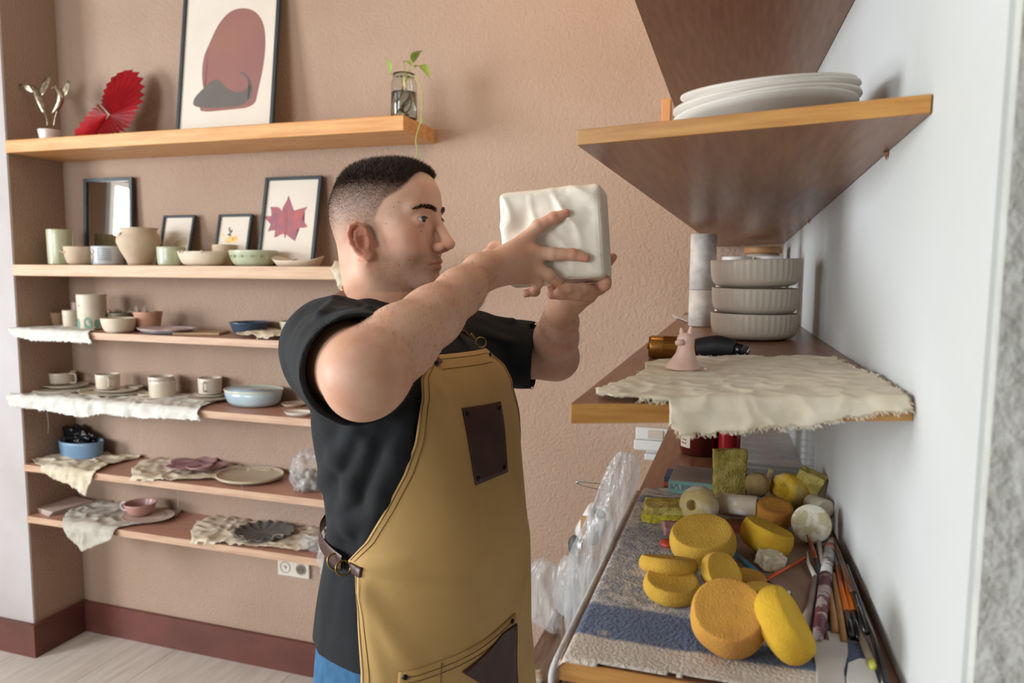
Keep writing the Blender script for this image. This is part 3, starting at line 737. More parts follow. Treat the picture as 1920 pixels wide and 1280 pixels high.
# --- fourth shelf
kcloth(3, 'long white canvas runner under the cups, fourth shelf', [(16, 744), (36, 733), (110, 712), (240, 708), (400, 716), (440, 742), (383, 764), (383, 790), (330, 786), (250, 784), (195, 776), (160, 784), (100, 772), (45, 766), (20, 760)], m_canvw, amp=0.0105, seed=7, fringe=200)
m_cup = mat('oat_glaze', 'DACFBD', .35, 'CFC3AF', 9, coat=.25)
def saucer(x0, x1, y, yb, lab, lift, sy=1, cat='saucer', name='saucer', grp='saucers and plates on the fourth shelf'):
    return pot(name, lab, cat, 3, x0, x1, y, m_cup, 'plate', yb=yb, lift=lift, hmin=.009, sy=sy, group=grp)
CG = 'cups on the fourth shelf'
saucer(60, 182, 722, 735, 'large plate under the leftmost cup, fourth shelf', .007, sy=.8, name='plate', cat='plate')
saucer(78, 166, 715, 727, 'saucer under the leftmost cup, upon the large plate', .0175, sy=.8)
t, r, h = pot('wide_cup', 'leftmost wide low cup on a stack of plates, fourth shelf', 'cup', 3, 93, 140, 697, m_cup, yb=722, lift=.026, group=CG)
handle(t, m_cup, r, h, -.1, out=.034, z0=.1, z1=.95)
saucer(145, 275, 732, 744, 'large plate under the second cup from left, fourth shelf', .007, sy=.7, name='plate', cat='plate')
saucer(174, 262, 727, 738, 'saucer under the second cup from the left', .0175, sy=.7)
pot('side_plate', 'pale plate by the wall behind the second cup', 'plate', 3, 232, 272, 715, m_white, 'plate', Y=2.33, lift=.02, hmin=.009, group=None, sy=.5)
t, r, h = pot('cup', 'second cup from the left, on its saucer and plate', 'cup', 3, 182, 224, 700, m_cup, yb=732, lift=.026, group=CG)
handle(t, m_cup, r, h, -.7, out=.018)
saucer(257, 300, 735, 744, 'saucer half hidden behind the frontmost big cup', .007, sy=.8)
t, r, h = pot('cup', 'cup behind the frontmost big cup, its handle to the right', 'cup', 3, 281, 326, 704, m_cup, Y=2.28, lift=.007, group=CG)
handle(t, m_cup, r, h, -.35, out=.022)
t, r, h = pot('big_cup', 'frontmost big cup standing directly on the white canvas runner', 'cup', 3, 283, 329, 711, m_cup, yb=749, lift=.005, group=CG)
saucer(350, 436, 738, 746, 'saucer under the rightmost cup, fourth shelf', .007, sy=.8)
saucer(362, 424, 733, 742, 'small saucer directly under the rightmost cup', .0165, sy=.8)
t, r, h = pot('cup', 'rightmost cup with its handle facing the camera, fourth shelf', 'cup', 3, 373, 416, 707, m_cup, yb=738, lift=.0245, group=CG)
handle(t, m_cup, r, h, -1.3, out=.014)
t, r, h = pot('blue_dish', 'oval dish, pale blue inside and cream-green outside, fourth shelf', 'dish', 3, 419, 535, 728, mat('blue_cream', 'CDD0BE', .3, 'C4CDBC', 9, coat=.3), lambda r, h: cupprof(r, h, taper=.92, fillet=.35), yb=761, wob=.04, sy=.75, lift=.001)
lathe('glazed_interior', [(r*.972, h*.96), (r*.945, h*.6), (r*.90, h*.3), (r*.80, .0052), (0, .0048)], m_blueg, t, sy=.75, wob=.04)
pot('small_dish', 'little dish behind the white oval saucer at the shoulder', 'dish', 3, 528, 575, 748, m_stone, 'plate', yb=762, hmin=.01)
pot('small_dish', 'white oval saucer at the shelf front beside the shoulder', 'dish', 3, 531, 590, 765, m_white, 'plate', yb=782, hmin=.012, sy=.7)

# --- fifth shelf
def crumple(name, label, cat, loc, rad, m, seed=1, sub=5, amp=.3, fr=2.2, group=None, ridge=.5, parent=None, flatb=True):
    bm = bmesh.new(); bmesh.ops.create_icosphere(bm, subdivisions=sub, radius=1)
    for v in bm.verts:
        p = v.co.normalized(); a = mn.fractal(p*fr+Vector((seed*5, 0, 0)), 1, 2, 3); b = 1-abs(mn.noise(p*fr*1.7+Vector((0, seed*3, 0))))*2
        c = 1-abs(mn.noise(p*fr*4+Vector((0, 0, seed*3))))*2
        q = p*(1+amp*a+amp*ridge*b*.5+amp*ridge*.25*c); v.co = Vector((q.x*rad[0], q.y*rad[1], q.z*rad[2]))
        if flatb and v.co.z < -rad[2]*.8: v.co.z = -rad[2]*.8
    o = frombm(name, bm, m, parent, smooth=True, loc=loc)
    if label: tag(o, label, cat, group)
    return o
m_blackbag = mat('black_bag', '16181C', .25, spec=.8)
m_bag = mat('clear_bag', 'D9DCDC', .14, trans=.0, alpha=.26, spec=.9, bump=.35, bs=30, bd=.01)
p = sp_(4, 143, 2.28)
crumple('black_bag', 'crumpled black plastic bag behind the blue ring bowl, left corner', 'bag', p+Vector((-.040, .036, .056)), (.095, .030, .060), m_blackbag, 3, amp=.35)
kcloth(4, 'cream canvas under the blue ring bowl with a pointed corner hanging down', [(38, 868), (70, 850), (150, 835), (215, 828), (268, 846), (270, 858), (205, 874), (178, 888), (165, 930), (140, 912), (105, 898), (80, 880), (60, 868)], m_canv, amp=0.0135, seed=9, fringe=80)
t, r, h = pot('ring_bowl', 'blue oval ring-shaped bowl with a tall rim, left of the fifth shelf', 'bowl', 4, 108, 199, 824, mat('dusty_blue', '7E9BB4', .4, '6C8AA6', 8), lambda r, h: cupprof(r, h, t=.005, taper=.94, fillet=.05), yb=862, lift=.008, sy=.62)
lathe('bowl_floor', [(r*.84, .006), (0, .0058)], m_sand, t, sy=.6)
kcloth(4, 'crumpled cream canvas under the petal plate and round plate', [(246, 884), (262, 868), (300, 860), (345, 836), (385, 826), (440, 836), (500, 850), (525, 880), (490, 900), (460, 908), (400, 902), (340, 904), (300, 904), (250, 902)], m_canv, amp=0.0135, seed=12, fringe=120)
m_petal = mat('mauve_clay', 'B38E92', .55, 'A57F85', 10)
p, r, h = geo(4, 312, 426, 850, yb=884, lift=.010, sy=.8)
t = thing('petal_plate', 'mauve plate of overlapping petals on cream canvas', 'plate', p)
for i in range(5):
    a = 2*math.pi*i/5+.5
    def pf(r_, z, th): return (r_, z+(.006 if r_ > .02 else 0)*math.cos(th))
    o = lathe('petal', [(0, 0), (r*.40, .001), (r*.52, .010), (r*.50, .0125), (r*.38, .005), (0, .004)], m_petal, t, n=28, sx=1.05, sy=.8, fn=pf)
    o.location = (math.cos(a)*r*.5, math.sin(a)*r*.42, .002+.0035*i); o.rotation_euler = (0, 0, a)
pot('round_plate', 'round beige plate with a low rim, fifth shelf', 'plate', 4, 405, 533, 868, mat('oat_clay', 'C0B29A', .55, 'B2A38A', 8), lambda r, h: [(0, 0), (r*.93, 0), (r*.99, .003), (r, .012), (r*.98, .013), (r*.95, .006), (r*.9, .0045), (0, .0045)], yb=903, lift=.009, hmin=.012, sy=.85)
p = sp_(4, 580, 2.20)
t = thing('plastic_bag', 'clear plastic bag with clay scraps at the right of the fifth shelf', 'bag', p)
crumple('bag_film', None, None, (0, 0, .062), (.062, .06, .075), m_bag, 5, amp=.3, parent=t)
crumple('clay_scraps', None, None, (.006, 0, .036), (.045, .042, .034), mat('wet_clay', '9C938A', .5, '7E766E', 20), 8, sub=4, amp=.4, parent=t)

# --- lowest shelf
p = sp_(5, 118, 2.24, .0008)
t = thing('paper_stack', 'pale stack of boards and papers at the left end of the lowest shelf', 'papers', p)
for i in range(4):
    box('sheet', (-.075, -.085, .0045*i), (.075, .085, .0045*i+.004), mat('sheet_%d' % (i % 2), ('C9BDB8', 'BCA69C')[i % 2], .6), t, bev=.0008, rot=(0, 0, -.30+.04*i))
kcloth(5, 'grey-white canvas under the pink cup, its corner hanging far down', [(122, 968), (150, 944), (215, 936), (340, 940), (346, 955), (330, 972), (280, 985), (232, 990), (215, 1010), (158, 1034), (135, 1010)], mat('grey_canvas', 'BDB7AC', .9, 'AFA99C', 22, bump=.35, bs=700, bd=.001), amp=0.0120, seed=14, fringe=60)
pot('pink_saucer', 'pale pink plate under the pink cup', 'saucer', 5, 228, 328, 970, mat('pale_pinkish', 'C7B0A2', .5), 'plate', yb=985, lift=.008, hmin=.008, sy=.8)
t, r, h = pot('pink_cup', 'pink clay cup with a twisted white handle, lowest shelf', 'cup', 5, 236, 292, 941, m_pinkc, lambda r, h: bowlprof(r, h, rb=.5, e=.42), yb=974, lift=.016)
tube('twisted_handle', smooth_pts([(-r*.9, -.004, h*.85), (-r*1.3, -.008, h*.95), (-r*1.55, -.01, h*.6), (-r*1.3, -.01, h*.2), (-r*.8, -.006, h*.25)]), .0042, mat('blush_white', 'CDBBB2', .4), t, n=8)
kcloth(5, 'cream canvas under the grey scalloped plate, lowest shelf', [(357, 1000), (372, 978), (440, 962), (480, 958), (560, 964), (604, 978), (610, 1000), (590, 1030), (560, 1038), (500, 1030), (450, 1026), (400, 1022), (362, 1020)], m_canv, amp=0.0150, seed=17, fringe=120)
def wav(r, z, th): return (r*(1+.05*math.cos(17*th)*(z > .003)), z+.004*math.sin(17*th)*(z > .008))
pot('scalloped_plate', 'dark grey plate with a ruffled edge on cream canvas, lowest shelf', 'plate', 5, 436, 552, 990, m_slate, lambda r, h: [(0, 0), (r*.8, 0), (r*.97, .006), (r, .014), (r*.96, .014), (r*.8, .005), (0, .0045)], yb=1020, lift=.011, hmin=.013, sy=.85, fn=wav, n=136)
p = sp_(5, 595, 2.18)
crumple('plastic_wrap', 'crumpled clear plastic wrap at the right end of the lowest shelf', 'plastic wrap', p+Vector((0, 0, .022)), (.05, .03, .024), m_bag, 25, amp=.5)
p = at(615, 1045, Y=2.10)
crumple('plastic_sheet', 'translucent plastic hanging off the lowest shelf beside the apron strap', 'plastic sheet', p, (.035, .015, .075), m_bag, 31, amp=.3, flatb=False)
# loose threads hanging from the fringed cloths
for i, (x, y0_, y1, k) in enumerate(((88, 772, 812, 3), (262, 784, 850, 3), (331, 905, 950, 4), (452, 906, 935, 4), (603, 925, 955, 4))):
    a = at(x, y0_, Y=SY-.012); b = at(x+2, y1, Y=SY-.012)
    tag(tube('thread', smooth_pts([a, (a+b)/2+Vector((.006, 0, 0)), b]), .0005, m_canvw, None, n=4), 'loose canvas thread dangling at the shelf front, %s' % (
        ('left, above the black bag', 'above the gap between the two cloths', 'below the petal plate', 'below the round beige plate', 'below the clear plastic bag')[i]), 'thread')
# ------------------------------------------------------------------ middle board on the white wall
exM = (A1-A0).normalized(); eyM = MN.cross(exM).normalized()
cloth('canvas_cloth', 'large frayed cream canvas sheet on the middle wall board under the clay figure',
      [(1120, 748), (1118, 738), (1180, 716), (1208, 700), (1212, 683), (1300, 674), (1400, 674), (1530, 673), (1566, 676), (1640, 712), (1704, 749),
       (1706, 768), (1690, 776), (1640, 774), (1560, 792), (1500, 802), (1400, 806), (1340, 813), (1270, 819), (1256, 800), (1254, 764), (1210, 754.5), (1160, 755)],
      A0+Vector((0, 0, .0006)), exM, eyM, mat('frayed_canvas', 'E2D8C4', .9, 'D6C9B0', 30, bump=.5, bs=900, bd=.0008), amp=.0045, seed=41, res=.0018, rag=.0040, fringe=1500, wr=22, hang_amp=1.5)
p = onmid(1433, 641); db = dep(p); rb_ = 83*db/F_PX; p = p+eyM*rb_*.9
m_bowl = mat('flute_glaze', 'DDD3C4', .4, 'D3C8B7', 8, coat=.15)
hb = 49.5*db/F_PX
def flutes(r, z, th): return (r*(1-.012*abs(math.sin(th*22))) if z > .012 else r, z)
bl = ['bottom fluted grey-white bowl of the stack of three', 'middle fluted grey-white bowl of the stack of three', 'top fluted grey-white bowl of the stack of three, slightly tilted']
for i in range(3):
    tl = (0, 0, 0) if i == 0 else ((.01, .004, 0) if i == 1 else (.015, -.028, 0))
    t = thing('fluted_bowl', bl[i], 'bowl', p+Vector((0, 0, .0015+i*hb*.985+(.003 if i == 2 else 0))), rot=tl, group='stack of fluted bowls')
    R = rb_*(1.0, .995, 1.025)[i]; H_ = hb*(1.08 if i == 2 else 1.0)
    pr = [(0, 0), (R*.72, 0), (R*.74, .001), (R*.86, H_*.06), (R*.955, H_*.22), (R*.99, H_*.45), (R, H_*.8), (R, H_*.985), (R*.99, H_), (R*.965, H_*.99), (R*.95, H_*.6), (R*.8, H_*.2), (R*.5, H_*.08), (0, H_*.08)]
    P2 = []
    for a, b in zip(pr, pr[1:]): P2 += [a, ((a[0]+b[0])/2, (a[1]+b[1])/2)]
    lathe('body', P2+[pr[-1]], m_bowl, t, n=220, fn=flutes)
# plaster-dusted cardboard tubes
m_tube = mat('dusted_card', 'D2CDC7', .8, 'BDB7B0', 45, (.45, .7), bump=.2, bs=120)
p = onmid(1319, 613); dt = dep(p); rt_ = 24*dt/F_PX; p = p+eyM*rt_
def tubething(label, z0, h, rr):
    t = thing('cardboard_tube', label, 'tube', p+Vector((0, 0, z0)), group='white tubes on the middle board')
    lathe('wall', [(rr*.88, 0), (rr, 0), (rr, h), (rr*.88, h), (rr*.88, 0)], m_tube, t, n=40)
    lathe('cap', [(0, h*.985), (rr*.87, h*.985), (rr*.87, h-.0006), (0, h-.0006)], mat('tube_cap', 'B9A999', .6), t, n=32)
h1 = 68*dt/F_PX; h2 = 104*dt/F_PX
tubething('lower dusty white tube standing left of the fluted bowls', .001, h1, rt_*1.0)
tubething('upper taller dusty white tube stacked on the lower one', .002+h1, h2, rt_*1.0)
# jars behind the bowls
def jar(name, label, x0, x1, ytop, Y, lidm, lidh, cat='jar', gl=None):
    c = at((x0+x1)/2, 600, Y=Y); q = Vector((c.x, Y, A0.z)); q = q-MN*((q-A0).dot(MN))/MN.z*0
    q.z = A0.z-((q.x-A0.x)*MN.x+(q.y-A0.y)*MN.y)/MN.z+.001
    top = at((x0+x1)/2, ytop, Y=Y).z; r = (x1-x0)/2*dep(q)/F_PX; h = top-q.z
    t = thing(name, label, cat, q)
    lathe('body', [(0, 0), (r*.95, 0), (r, .005), (r, h-lidh-.012), (r*.85, h-lidh-.001), (0, h-lidh-.001)], gl or mat('jar_body', 'BEB6AA', .3, coat=.3), t, n=32)
    lathe('lid', [(0, h-lidh), (r*.97, h-lidh), (r*1.0, h-lidh+.001), (r*1.0, h-.002), (r*.96, h), (0, h)], lidm, t, n=36)
m_lid = mat('white_lid', 'E4E1DC', .35)
jar('jar', 'left white-lidded jar right behind the top fluted bowl', 1350, 1405, 481, 1.78, m_lid, .016)
jar('jar', 'right white-lidded jar right behind the top fluted bowl', 1410, 1460, 480, 1.80, m_lid, .016)
jar('wooden_lidded_jar', 'jar with a round wooden lid behind the white-lidded jars', 1392, 1458, 463, 2.16, mat('lid_wood', 'B88A5C', .5, 'A5794C', 20), .018)
jar('white_jar', 'white bottle half hidden between the tubes and the fluted bowls', 1340, 1356, 497, 1.98, mat('jar_white2', 'D8D6D2', .4), .05, 'bottle', mat('jar_white2', 'D8D6D2', .4))
q = onmid(1308, 598)
tag(box('paper_sheet', (-.07, -.12, .0006), (.07, .12, .003), mat('sheet_white', 'C9C3BC', .6), bev=.0005, loc=q+Vector((.02, .0, 0)), rot=(math.atan2(-MN.y, MN.z)*-1*-1, 0, .25)), 'sheet of paper at the far left end of the middle board', 'paper')
q = onmid(1335, 606)
tag(box('red_packet', (-.045, -.03, .001), (.045, .03, .012), mat('red_packet', 'C8452C', .4), bev=.002, loc=q+MN*.001), 'red-orange packet behind the dusty white tubes', 'packet')
# torch lighter: bronze can and black head
a = onmid(1218, 672)+MN*.0; da = dep(a); r = 21.5*da/F_PX; a = a+MN*r+eyM*r*.6
b = onmid(1372, 668); b = b+MN*(r*.8)+eyM*(r*.2); b = Vector((b.x, a.y+.012, 0)); 
ax = Vector((1, .10, -.02)).normalized()
t = thing('torch_lighter', 'bronze gas torch with a black curved nozzle lying behind the clay figure', 'torch', a-MN*r*0)
Rm = Vector((0, 0, 1)).rotation_difference(ax).to_matrix().to_4x4()
L1 = 86*da/F_PX
m_bronze = mat('bronze_paint', '9A6A2E', .3, metal=.75)
o = lathe('can', [(0, .002), (r*.42, .002), (r*.5, .006), (r*.62, .006), (r*.78, .001), (r*.9, 0), (r, .004), (r, L1*.3), (r*1.01, L1*.31), (r, L1*.32), (r, L1*.9), (r*.85, L1), (0, L1)], m_bronze, t, n=40); o.matrix_local = Rm
o = lathe('valve', [(0, -.002), (r*.2, -.002), (r*.26, .001), (r*.26, .006), (0, .006)], mat('brass_dark', '6B4A22', .4, metal=.8), t, n=20); o.matrix_local = Rm
m_blk = mat('gloss_black', '141416', .22, spec=.6)
e1 = ax*L1; P = [e1*.98, e1+ax*.012+Vector((0, 0, .002)), e1+ax*.030+Vector((0, -.002, .006)), e1+ax*.045+Vector((0, -.006, .006)), e1+ax*.058+Vector((0, -.010, .004))]
tube('nozzle_grip', smooth_pts(P, 2), [r*.8, r*.92, r*.95, r*.8, r*.62], mat('matt_black', '1E1E20', .5), t, n=20)
e2 = P[-1]; dd = (P[-1]-P[-2]).normalized()
tube('nozzle', [e2-dd*.004, e2+dd*.018], [r*.55, r*.5], m_blk, t, n=20)
tube('nozzle_tip', [e2+dd*.018, e2+dd*.021], [r*.38, r*.34], mat('steel', 'B0B0B2', .3, metal=1), t, n=16)
# clay figure on the canvas
p = onmid(1288, 704)+MN*.007; df = dep(p); s_ = df/F_PX
t = thing('clay_figure', 'small pale pink clay figure with two ears standing on the frayed canvas', 'figurine', p+eyM*.014)
def lump(r, z, th): return (r*(1+.10*mn.noise(Vector((math.cos(th)*1.4, math.sin(th)*1.4, z*60)))+.08*math.cos(th-2.8)*(z < .02)), z)
m_clay = mat('pink_clay', 'D6B3A4', .6, 'CBA695', 30, bump=.3, bs=120)
lathe('body', [(0, 0), (33*s_, 0), (34*s_, .002), (30*s_, 9*s_), (24*s_, 18*s_), (18*s_, 30*s_), (15*s_, 42*s_), (15.5*s_, 52*s_), (16*s_, 58*s_), (12*s_, 66*s_), (0, 70*s_)], m_clay, t, n=36, fn=lump)
for (x, zz) in ((-8, 78), (8, 82)):
    tube('ear', smooth_pts([(x*s_*.7, 0, 60*s_), (x*s_, -.001, 70*s_), (x*s_*1.1, 0, zz*s_)]), [6*s_, 5*s_, 2*s_], m_clay, t, n=8)
tube('snout', [(-4*s_, -12*s_, 52*s_), (-18*s_, -16*s_, 50*s_)], [7*s_, 4*s_], m_clay, t, n=10)
tag(lathe('clay_crumb', [(0, 0), (.003, .0005), (.0025, .003), (0, .004)], m_clay, None, n=8, loc=onmid(1324, 703)+MN*.0065), 'tiny crumb of pink clay right of the clay figure', 'crumb')

# ------------------------------------------------------------------ plates on the upper board
p0 = at(1440, 190, Y=1.0); p0 = Vector((p0.x-.004, 1.0, 0)); p0.z = UPR[0].z-((p0.x-UPR[0].x)*UN.x+(p0.y-UPR[0].y)*UN.y)/UN.z+.001
m_wp = mat('chalk_plate', 'DDD8CE', .5, 'D2CBBE', 9)
for i in range(5):
    R = (168, 166, 163, 160, 158)[i]*dep(p0)/F_PX*.98; sh = (0, .004, -.003, .006, .002)[i]
    t = thing('oval_plate', ('lowest', 'second lowest', 'middle', 'second highest', 'highest')[i]+' white plate in the stack on the upper brown board', 'plate',
              p0+Vector((sh, sh*.5, .0072*i+.012)), rot=(-.015+.003*i, -.075-.010*i, .3*i), group='white plates on the upper board')
    lathe('body', [(0, 0), (R*.5, 0), (R*.6, .002), (R*.93, .020), (R, .027), (R*.995, .0300), (R*.97, .028), (R*.6, .0065), (0, .004)], m_wp, t, n=64, wob=.01, seed=i)

# ------------------------------------------------------------------ towel and things on the lowest board
def towel_mat():
    m = mat('striped_towel', '878A92', .95, 'BDB9B4', 60, (.40, .62), bump=1, bs=240, bd=.004, sheen=.2, detail=8)
    nt = m.node_tree; N = nt.nodes; L = nt.links; b = N['Principled BSDF']
    base = b.inputs['Base Color'].links[0].from_socket
    g = N.new('ShaderNodeNewGeometry'); sp = N.new('ShaderNodeSeparateXYZ'); L.new(g.outputs['Position'], sp.inputs[0])
    nz = N.new('ShaderNodeTexNoise'); nz.inputs['Scale'].default_value = 25; L.new(g.outputs['Position'], nz.inputs[0])
    ma = N.new('ShaderNodeMath'); ma.operation = 'MULTIPLY_ADD'; L.new(nz.outputs[0], ma.inputs[0]); ma.inputs[1].default_value = .006; L.new(sp.outputs[1], ma.inputs[2])
    def band(y0, y1, s=.003):
        a = N.new('ShaderNodeMapRange'); a.inputs[1].default_value = y0-s; a.inputs[2].default_value = y0+s; L.new(ma.outputs[0], a.inputs[0])
        c = N.new('ShaderNodeMapRange'); c.inputs[1].default_value = y1+s; c.inputs[2].default_value = y1-s; L.new(ma.outputs[0], c.inputs[0])
        q = N.new('ShaderNodeMath'); q.operation = 'MULTIPLY'; L.new(a.outputs[0], q.inputs[0]); L.new(c.outputs[0], q.inputs[1]); return q.outputs[0]
    def mixc(f, A, B):
        x = N.new('ShaderNodeMix'); x.data_type = 'RGBA'
        if isinstance(f, float): x.inputs[0].default_value = f
        else: L.new(f, x.inputs[0])
        L.new(A, x.inputs[6])
        if isinstance(B, tuple): x.inputs[7].default_value = B
        else: L.new(B, x.inputs[7])
        return x.outputs[2]
    # unbleached front part, blue-grey weave, blue bands, pale stains
    c = mixc(band(.0, YB0), base, srgb('C9BDB0'))
    n2 = N.new('ShaderNodeTexNoise'); n2.inputs['Scale'].default_value = 14; n2.inputs['Detail'].default_value = 5; L.new(g.outputs['Position'], n2.inputs[0])
    blue = N.new('ShaderNodeMix'); blue.data_type = 'RGBA'; blue.inputs[6].default_value = srgb('3F4F72'); blue.inputs[7].default_value = srgb('5C6C8E'); L.new(n2.outputs[0], blue.inputs[0])
    c = mixc(band(YB0, YB1), c, blue.outputs[2]); c = mixc(band(YB2, YB3), c, blue.outputs[2])
    st = N.new('ShaderNodeMapRange'); st.inputs[1].default_value = .62; st.inputs[2].default_value = .72; L.new(n2.outputs[0], st.inputs[0])
    c = mixc(st.outputs[0], c, srgb('D2C2B4'))
    L.new(c, b.inputs['Base Color']); return m
YB0 = ontab(1075, 1190).y; YB1 = ontab(1095, 1133).y; YB2 = ontab(1186, 944).y; YB3 = ontab(1190, 930).y
def tdrop(U, Vv): return np.where(U < .006, -((.006-U)**1.0)*1.6, 0)
cloth('striped_towel', 'grey towel with blue stripes spread on the lowest brown board', [(1176, 918), (1280, 918), (1400, 918), (1528, 918), (1588, 1100), (1655, 1280), (1720, 1320), (1500, 1315), (1330, 1287), (1130, 1259), (1034, 1247), (1050, 1190), (1110, 1066)],
      TAB[0]+Vector((0, 0, .0006)), (1, 0, 0), (0, 1, 0), towel_mat(), amp=.0022, seed=51, res=.003, rag=.001, fringe=0, base=tdrop, wr=10, cat='towel')
tw_ = COL.objects[-1]
hem_ = [Vector((-.179, .708, TZ-.034)), Vector((-.180, .706, TZ-.016)), Vector((-.177, .712, TZ-.003)), Vector((-.176, .73, TZ+.0)), Vector((-.176, .95, TZ-.001)), Vector((-.177, 1.15, TZ)), Vector((-.178, ontab(1190, 920).y, TZ-.001))]
tube('white_hem', smooth_pts([p-tw_.location for p in hem_], 2), .0036, mat('hem_white', 'C4C2BF', .9, 'AEABA8', 40, bump=.5, bs=300), tw_, n=10, flat=.8)
TT = .0045   # towel top above the board
m_sp = mat('yellow_sponge', 'C99F3A', .95, 'BA9038', 26, bump=.9, bs=420, bd=.0012)
m_sp2 = mat('orange_sponge', 'CB973E', .95, 'B27C3A', 16, bump=.9, bs=380, bd=.0013)
m_sp3 = mat('bright_sponge', 'D6AC30', .95, 'C89C2C', 22, bump=.9, bs=420, bd=.0012)
def seat(o, px, py, extra=0, floor=None):
    """lower the object along its viewing ray until it touches the towel"""
    R = o.rotation_euler.to_matrix(); zmin = min((R @ v.co).z for v in o.data.vertices)
    o.location = at(px, py, Z=(floor or TZ+TT)+extra-zmin)
def sponge(label, px, py, R, T, axis, m, sx=1, e=3.0, seed=0, spin=0, extra=0, cut=None, dent=.05):
    base_ = [(0, -.5), (.35, -.5), (.62, -.49), (.80, -.44), (.92, -.30), (.985, -.12), (1, .03), (.985, .20), (.945, .36), (.905, .46), (.87, .498), (.83, .5), (.6, .5-dent*.6), (.3, .5-dent), (0, .5-dent)]
    pr = [(r_*R, z_*T) for r_, z_ in base_]
    pr = [pr[0]]+[q for a_, b_ in zip(pr, pr[1:]) for q in (((a_[0]+b_[0])/2, (a_[1]+b_[1])/2), b_)]
    def f(r, z, th):
        n = .05*mn.noise(Vector((math.cos(th)*1.1, math.sin(th)*1.1, z*20+seed*3.3)))+.008*mn.noise(Vector((math.cos(th)*9, math.sin(th)*9, z*200+seed)))
        return (r*(1+n), z*(1+.05*mn.noise(Vector((r*math.cos(th)*30, r*math.sin(th)*30, seed)))))
    o = lathe('sponge', pr, m, None, n=56, fn=f, sx=sx)
    q = Vector(axis).normalized(); mrot = Vector((0, 0, 1)).rotation_difference(q).to_matrix() @ Matrix.Rotation(spin, 3, 'Z')
    o.rotation_euler = mrot.to_euler(); seat(o, px, py, extra)
    return tag(o, label, 'sponge', 'yellow sponges on the towel')
S = F_PX
def wpx(px, py, w): return w*dep(ontab(px, py))/F_PX
sponge('large round flat-faced yellow sponge at the back of the sponge pile', 1318, 1016, wpx(1318, 1045, 60), .040, (-.06, -.30, .95), m_sp, seed=1, e=3.2)
sponge('bright yellow oval sponge right of the large round flat-faced sponge', 1436, 1008, wpx(1436, 1030, 53), .036, (.30, .12, .94), m_sp3, seed=2, e=2.6, sx=.9)
sponge('lower half-open yellow sponge at the left edge of the pile', 1259, 1099, wpx(1259, 1110, 52), .024, (.06, -.16, .98), m_sp, seed=4, e=2.8)
sponge('upper yellow sponge tilted over the lower left one, dark underneath', 1253, 1060, wpx(1253, 1080, 53), .022, (-.02, .30, .95), m_sp, seed=3, e=2.6, extra=.008)
sponge('yellow sponge standing on edge behind the largest orange one', 1351, 1078, wpx(1351, 1090, 42), .024, (.42, -.62, .66), m_sp, seed=5, e=2.5, sx=.85, spin=.6)
sponge('small yellow sponge peeking out behind the on-edge sponge, by the blue tool', 1405, 1087, .022, .014, (.1, -.1, 1), m_sp2, seed=6)
sponge('largest orange-yellow sponge with a dark crease, front of the pile', 1366, 1160, wpx(1366, 1175, 65), .048, (-.02, -.62, .78), m_sp2, seed=7, e=2.5)
sponge('flat yellow sponge behind the long front one', 1432, 1122, wpx(1432, 1125, 46), .016, (.05, -.1, 1), m_sp, seed=8)
sponge('long bright sponge standing on its rim at the front right', 1467, 1172, wpx(1467, 1180, 66), .034, (.80, -.05, .55), m_sp3, seed=9, e=2.8, sx=1.0, spin=0)
# other tools among the sponges
def orient(o, axis, spin=0):
    o.rotation_euler = (Vector((0, 0, 1)).rotation_difference(Vector(axis).normalized()).to_matrix() @ Matrix.Rotation(spin, 3, 'Z')).to_euler()
m_foam = mat('dusty_foam', 'C9B47C', .95, 'DCD3BE', 40, (.5, .65), bump=.8, bs=260, bd=.001)
r = wpx(1311, 960, 34)
pr = [(r*.22, r*.55), (r*.22, -r*.9)]
pr = [(r*.25, -r*.3)]+[(r*.25, r*.93)]+[(r*math.cos(a), r*math.sin(a)) for a in np.linspace(1.25, -1.45, 22)]+[(0, -r), ]
pr = [(0.0005, r*.3), (r*.22, r*.3), (r*.25, r*.55), (r*.27, r*.94)]+[(r*math.cos(a), r*math.sin(a)) for a in np.linspace(1.27, -1.5, 24)]
o = lathe('foam_ball', pr[::-1], m_foam, None, n=48, wob=.03); orient(o, (-.32, -.80, .22)); seat(o, 1311, 947)
tag(o, 'dusty foam ball with a round hole facing the camera', 'foam ball')
o = lathe('foam_head', [(0, -.02), (.010, -.019), (.019, -.010), (.0215, .002), (.019, .013), (.010, .020), (0, .021)][::-1], mat('tan_foam', 'B9A06C', .95, 'A98F5C', 50, bump=1, bs=300, bd=.0015), None, n=36, wob=.12)
tt = thing('foam_dabber', 'brown foam dabber on a wooden stick left of the yellow hollow roll', 'tool', (0, 0, 0))
o.parent = tt; tt.location = at(1421, 909, Z=TZ+.040)
e_ = at(1455, 942, Z=TZ+.016)-tt.location
tube('handle', [e_*.35, e_], [.0055, .0065], mat('grey_wood', '9E8672', .6), tt, n=12)
r = wpx(1480, 945, 30)
tt = thing('foam_roll', 'yellow hollow foam roll with torn rim beside the white wall', 'foam roll', (0, 0, 0))
def torn(r_, z, th): return (r_*(1+.05*mn.noise(Vector((math.cos(th)*2, math.sin(th)*2, z*50)))), z+(.004*mn.noise(Vector((math.cos(th)*3, math.sin(th)*3, 5))) if z > .02 else 0))
o = lathe('roll', [(0, -.022), (r*.9, -.022), (r, -.016), (r*1.03, 0), (r, .018), (r*.92, .026), (r*.5, .024), (r*.3, .020), (r*.28, .004), (0, .004)], mat('yellow_foam', 'DDB534', .8, 'D9C68E', 30, (.5, .7), bump=.6, bs=200), tt, n=48, fn=torn)
orient(o, (-.72, -.62, .18)); tt.location = at(1486, 920, Z=TZ+.034)
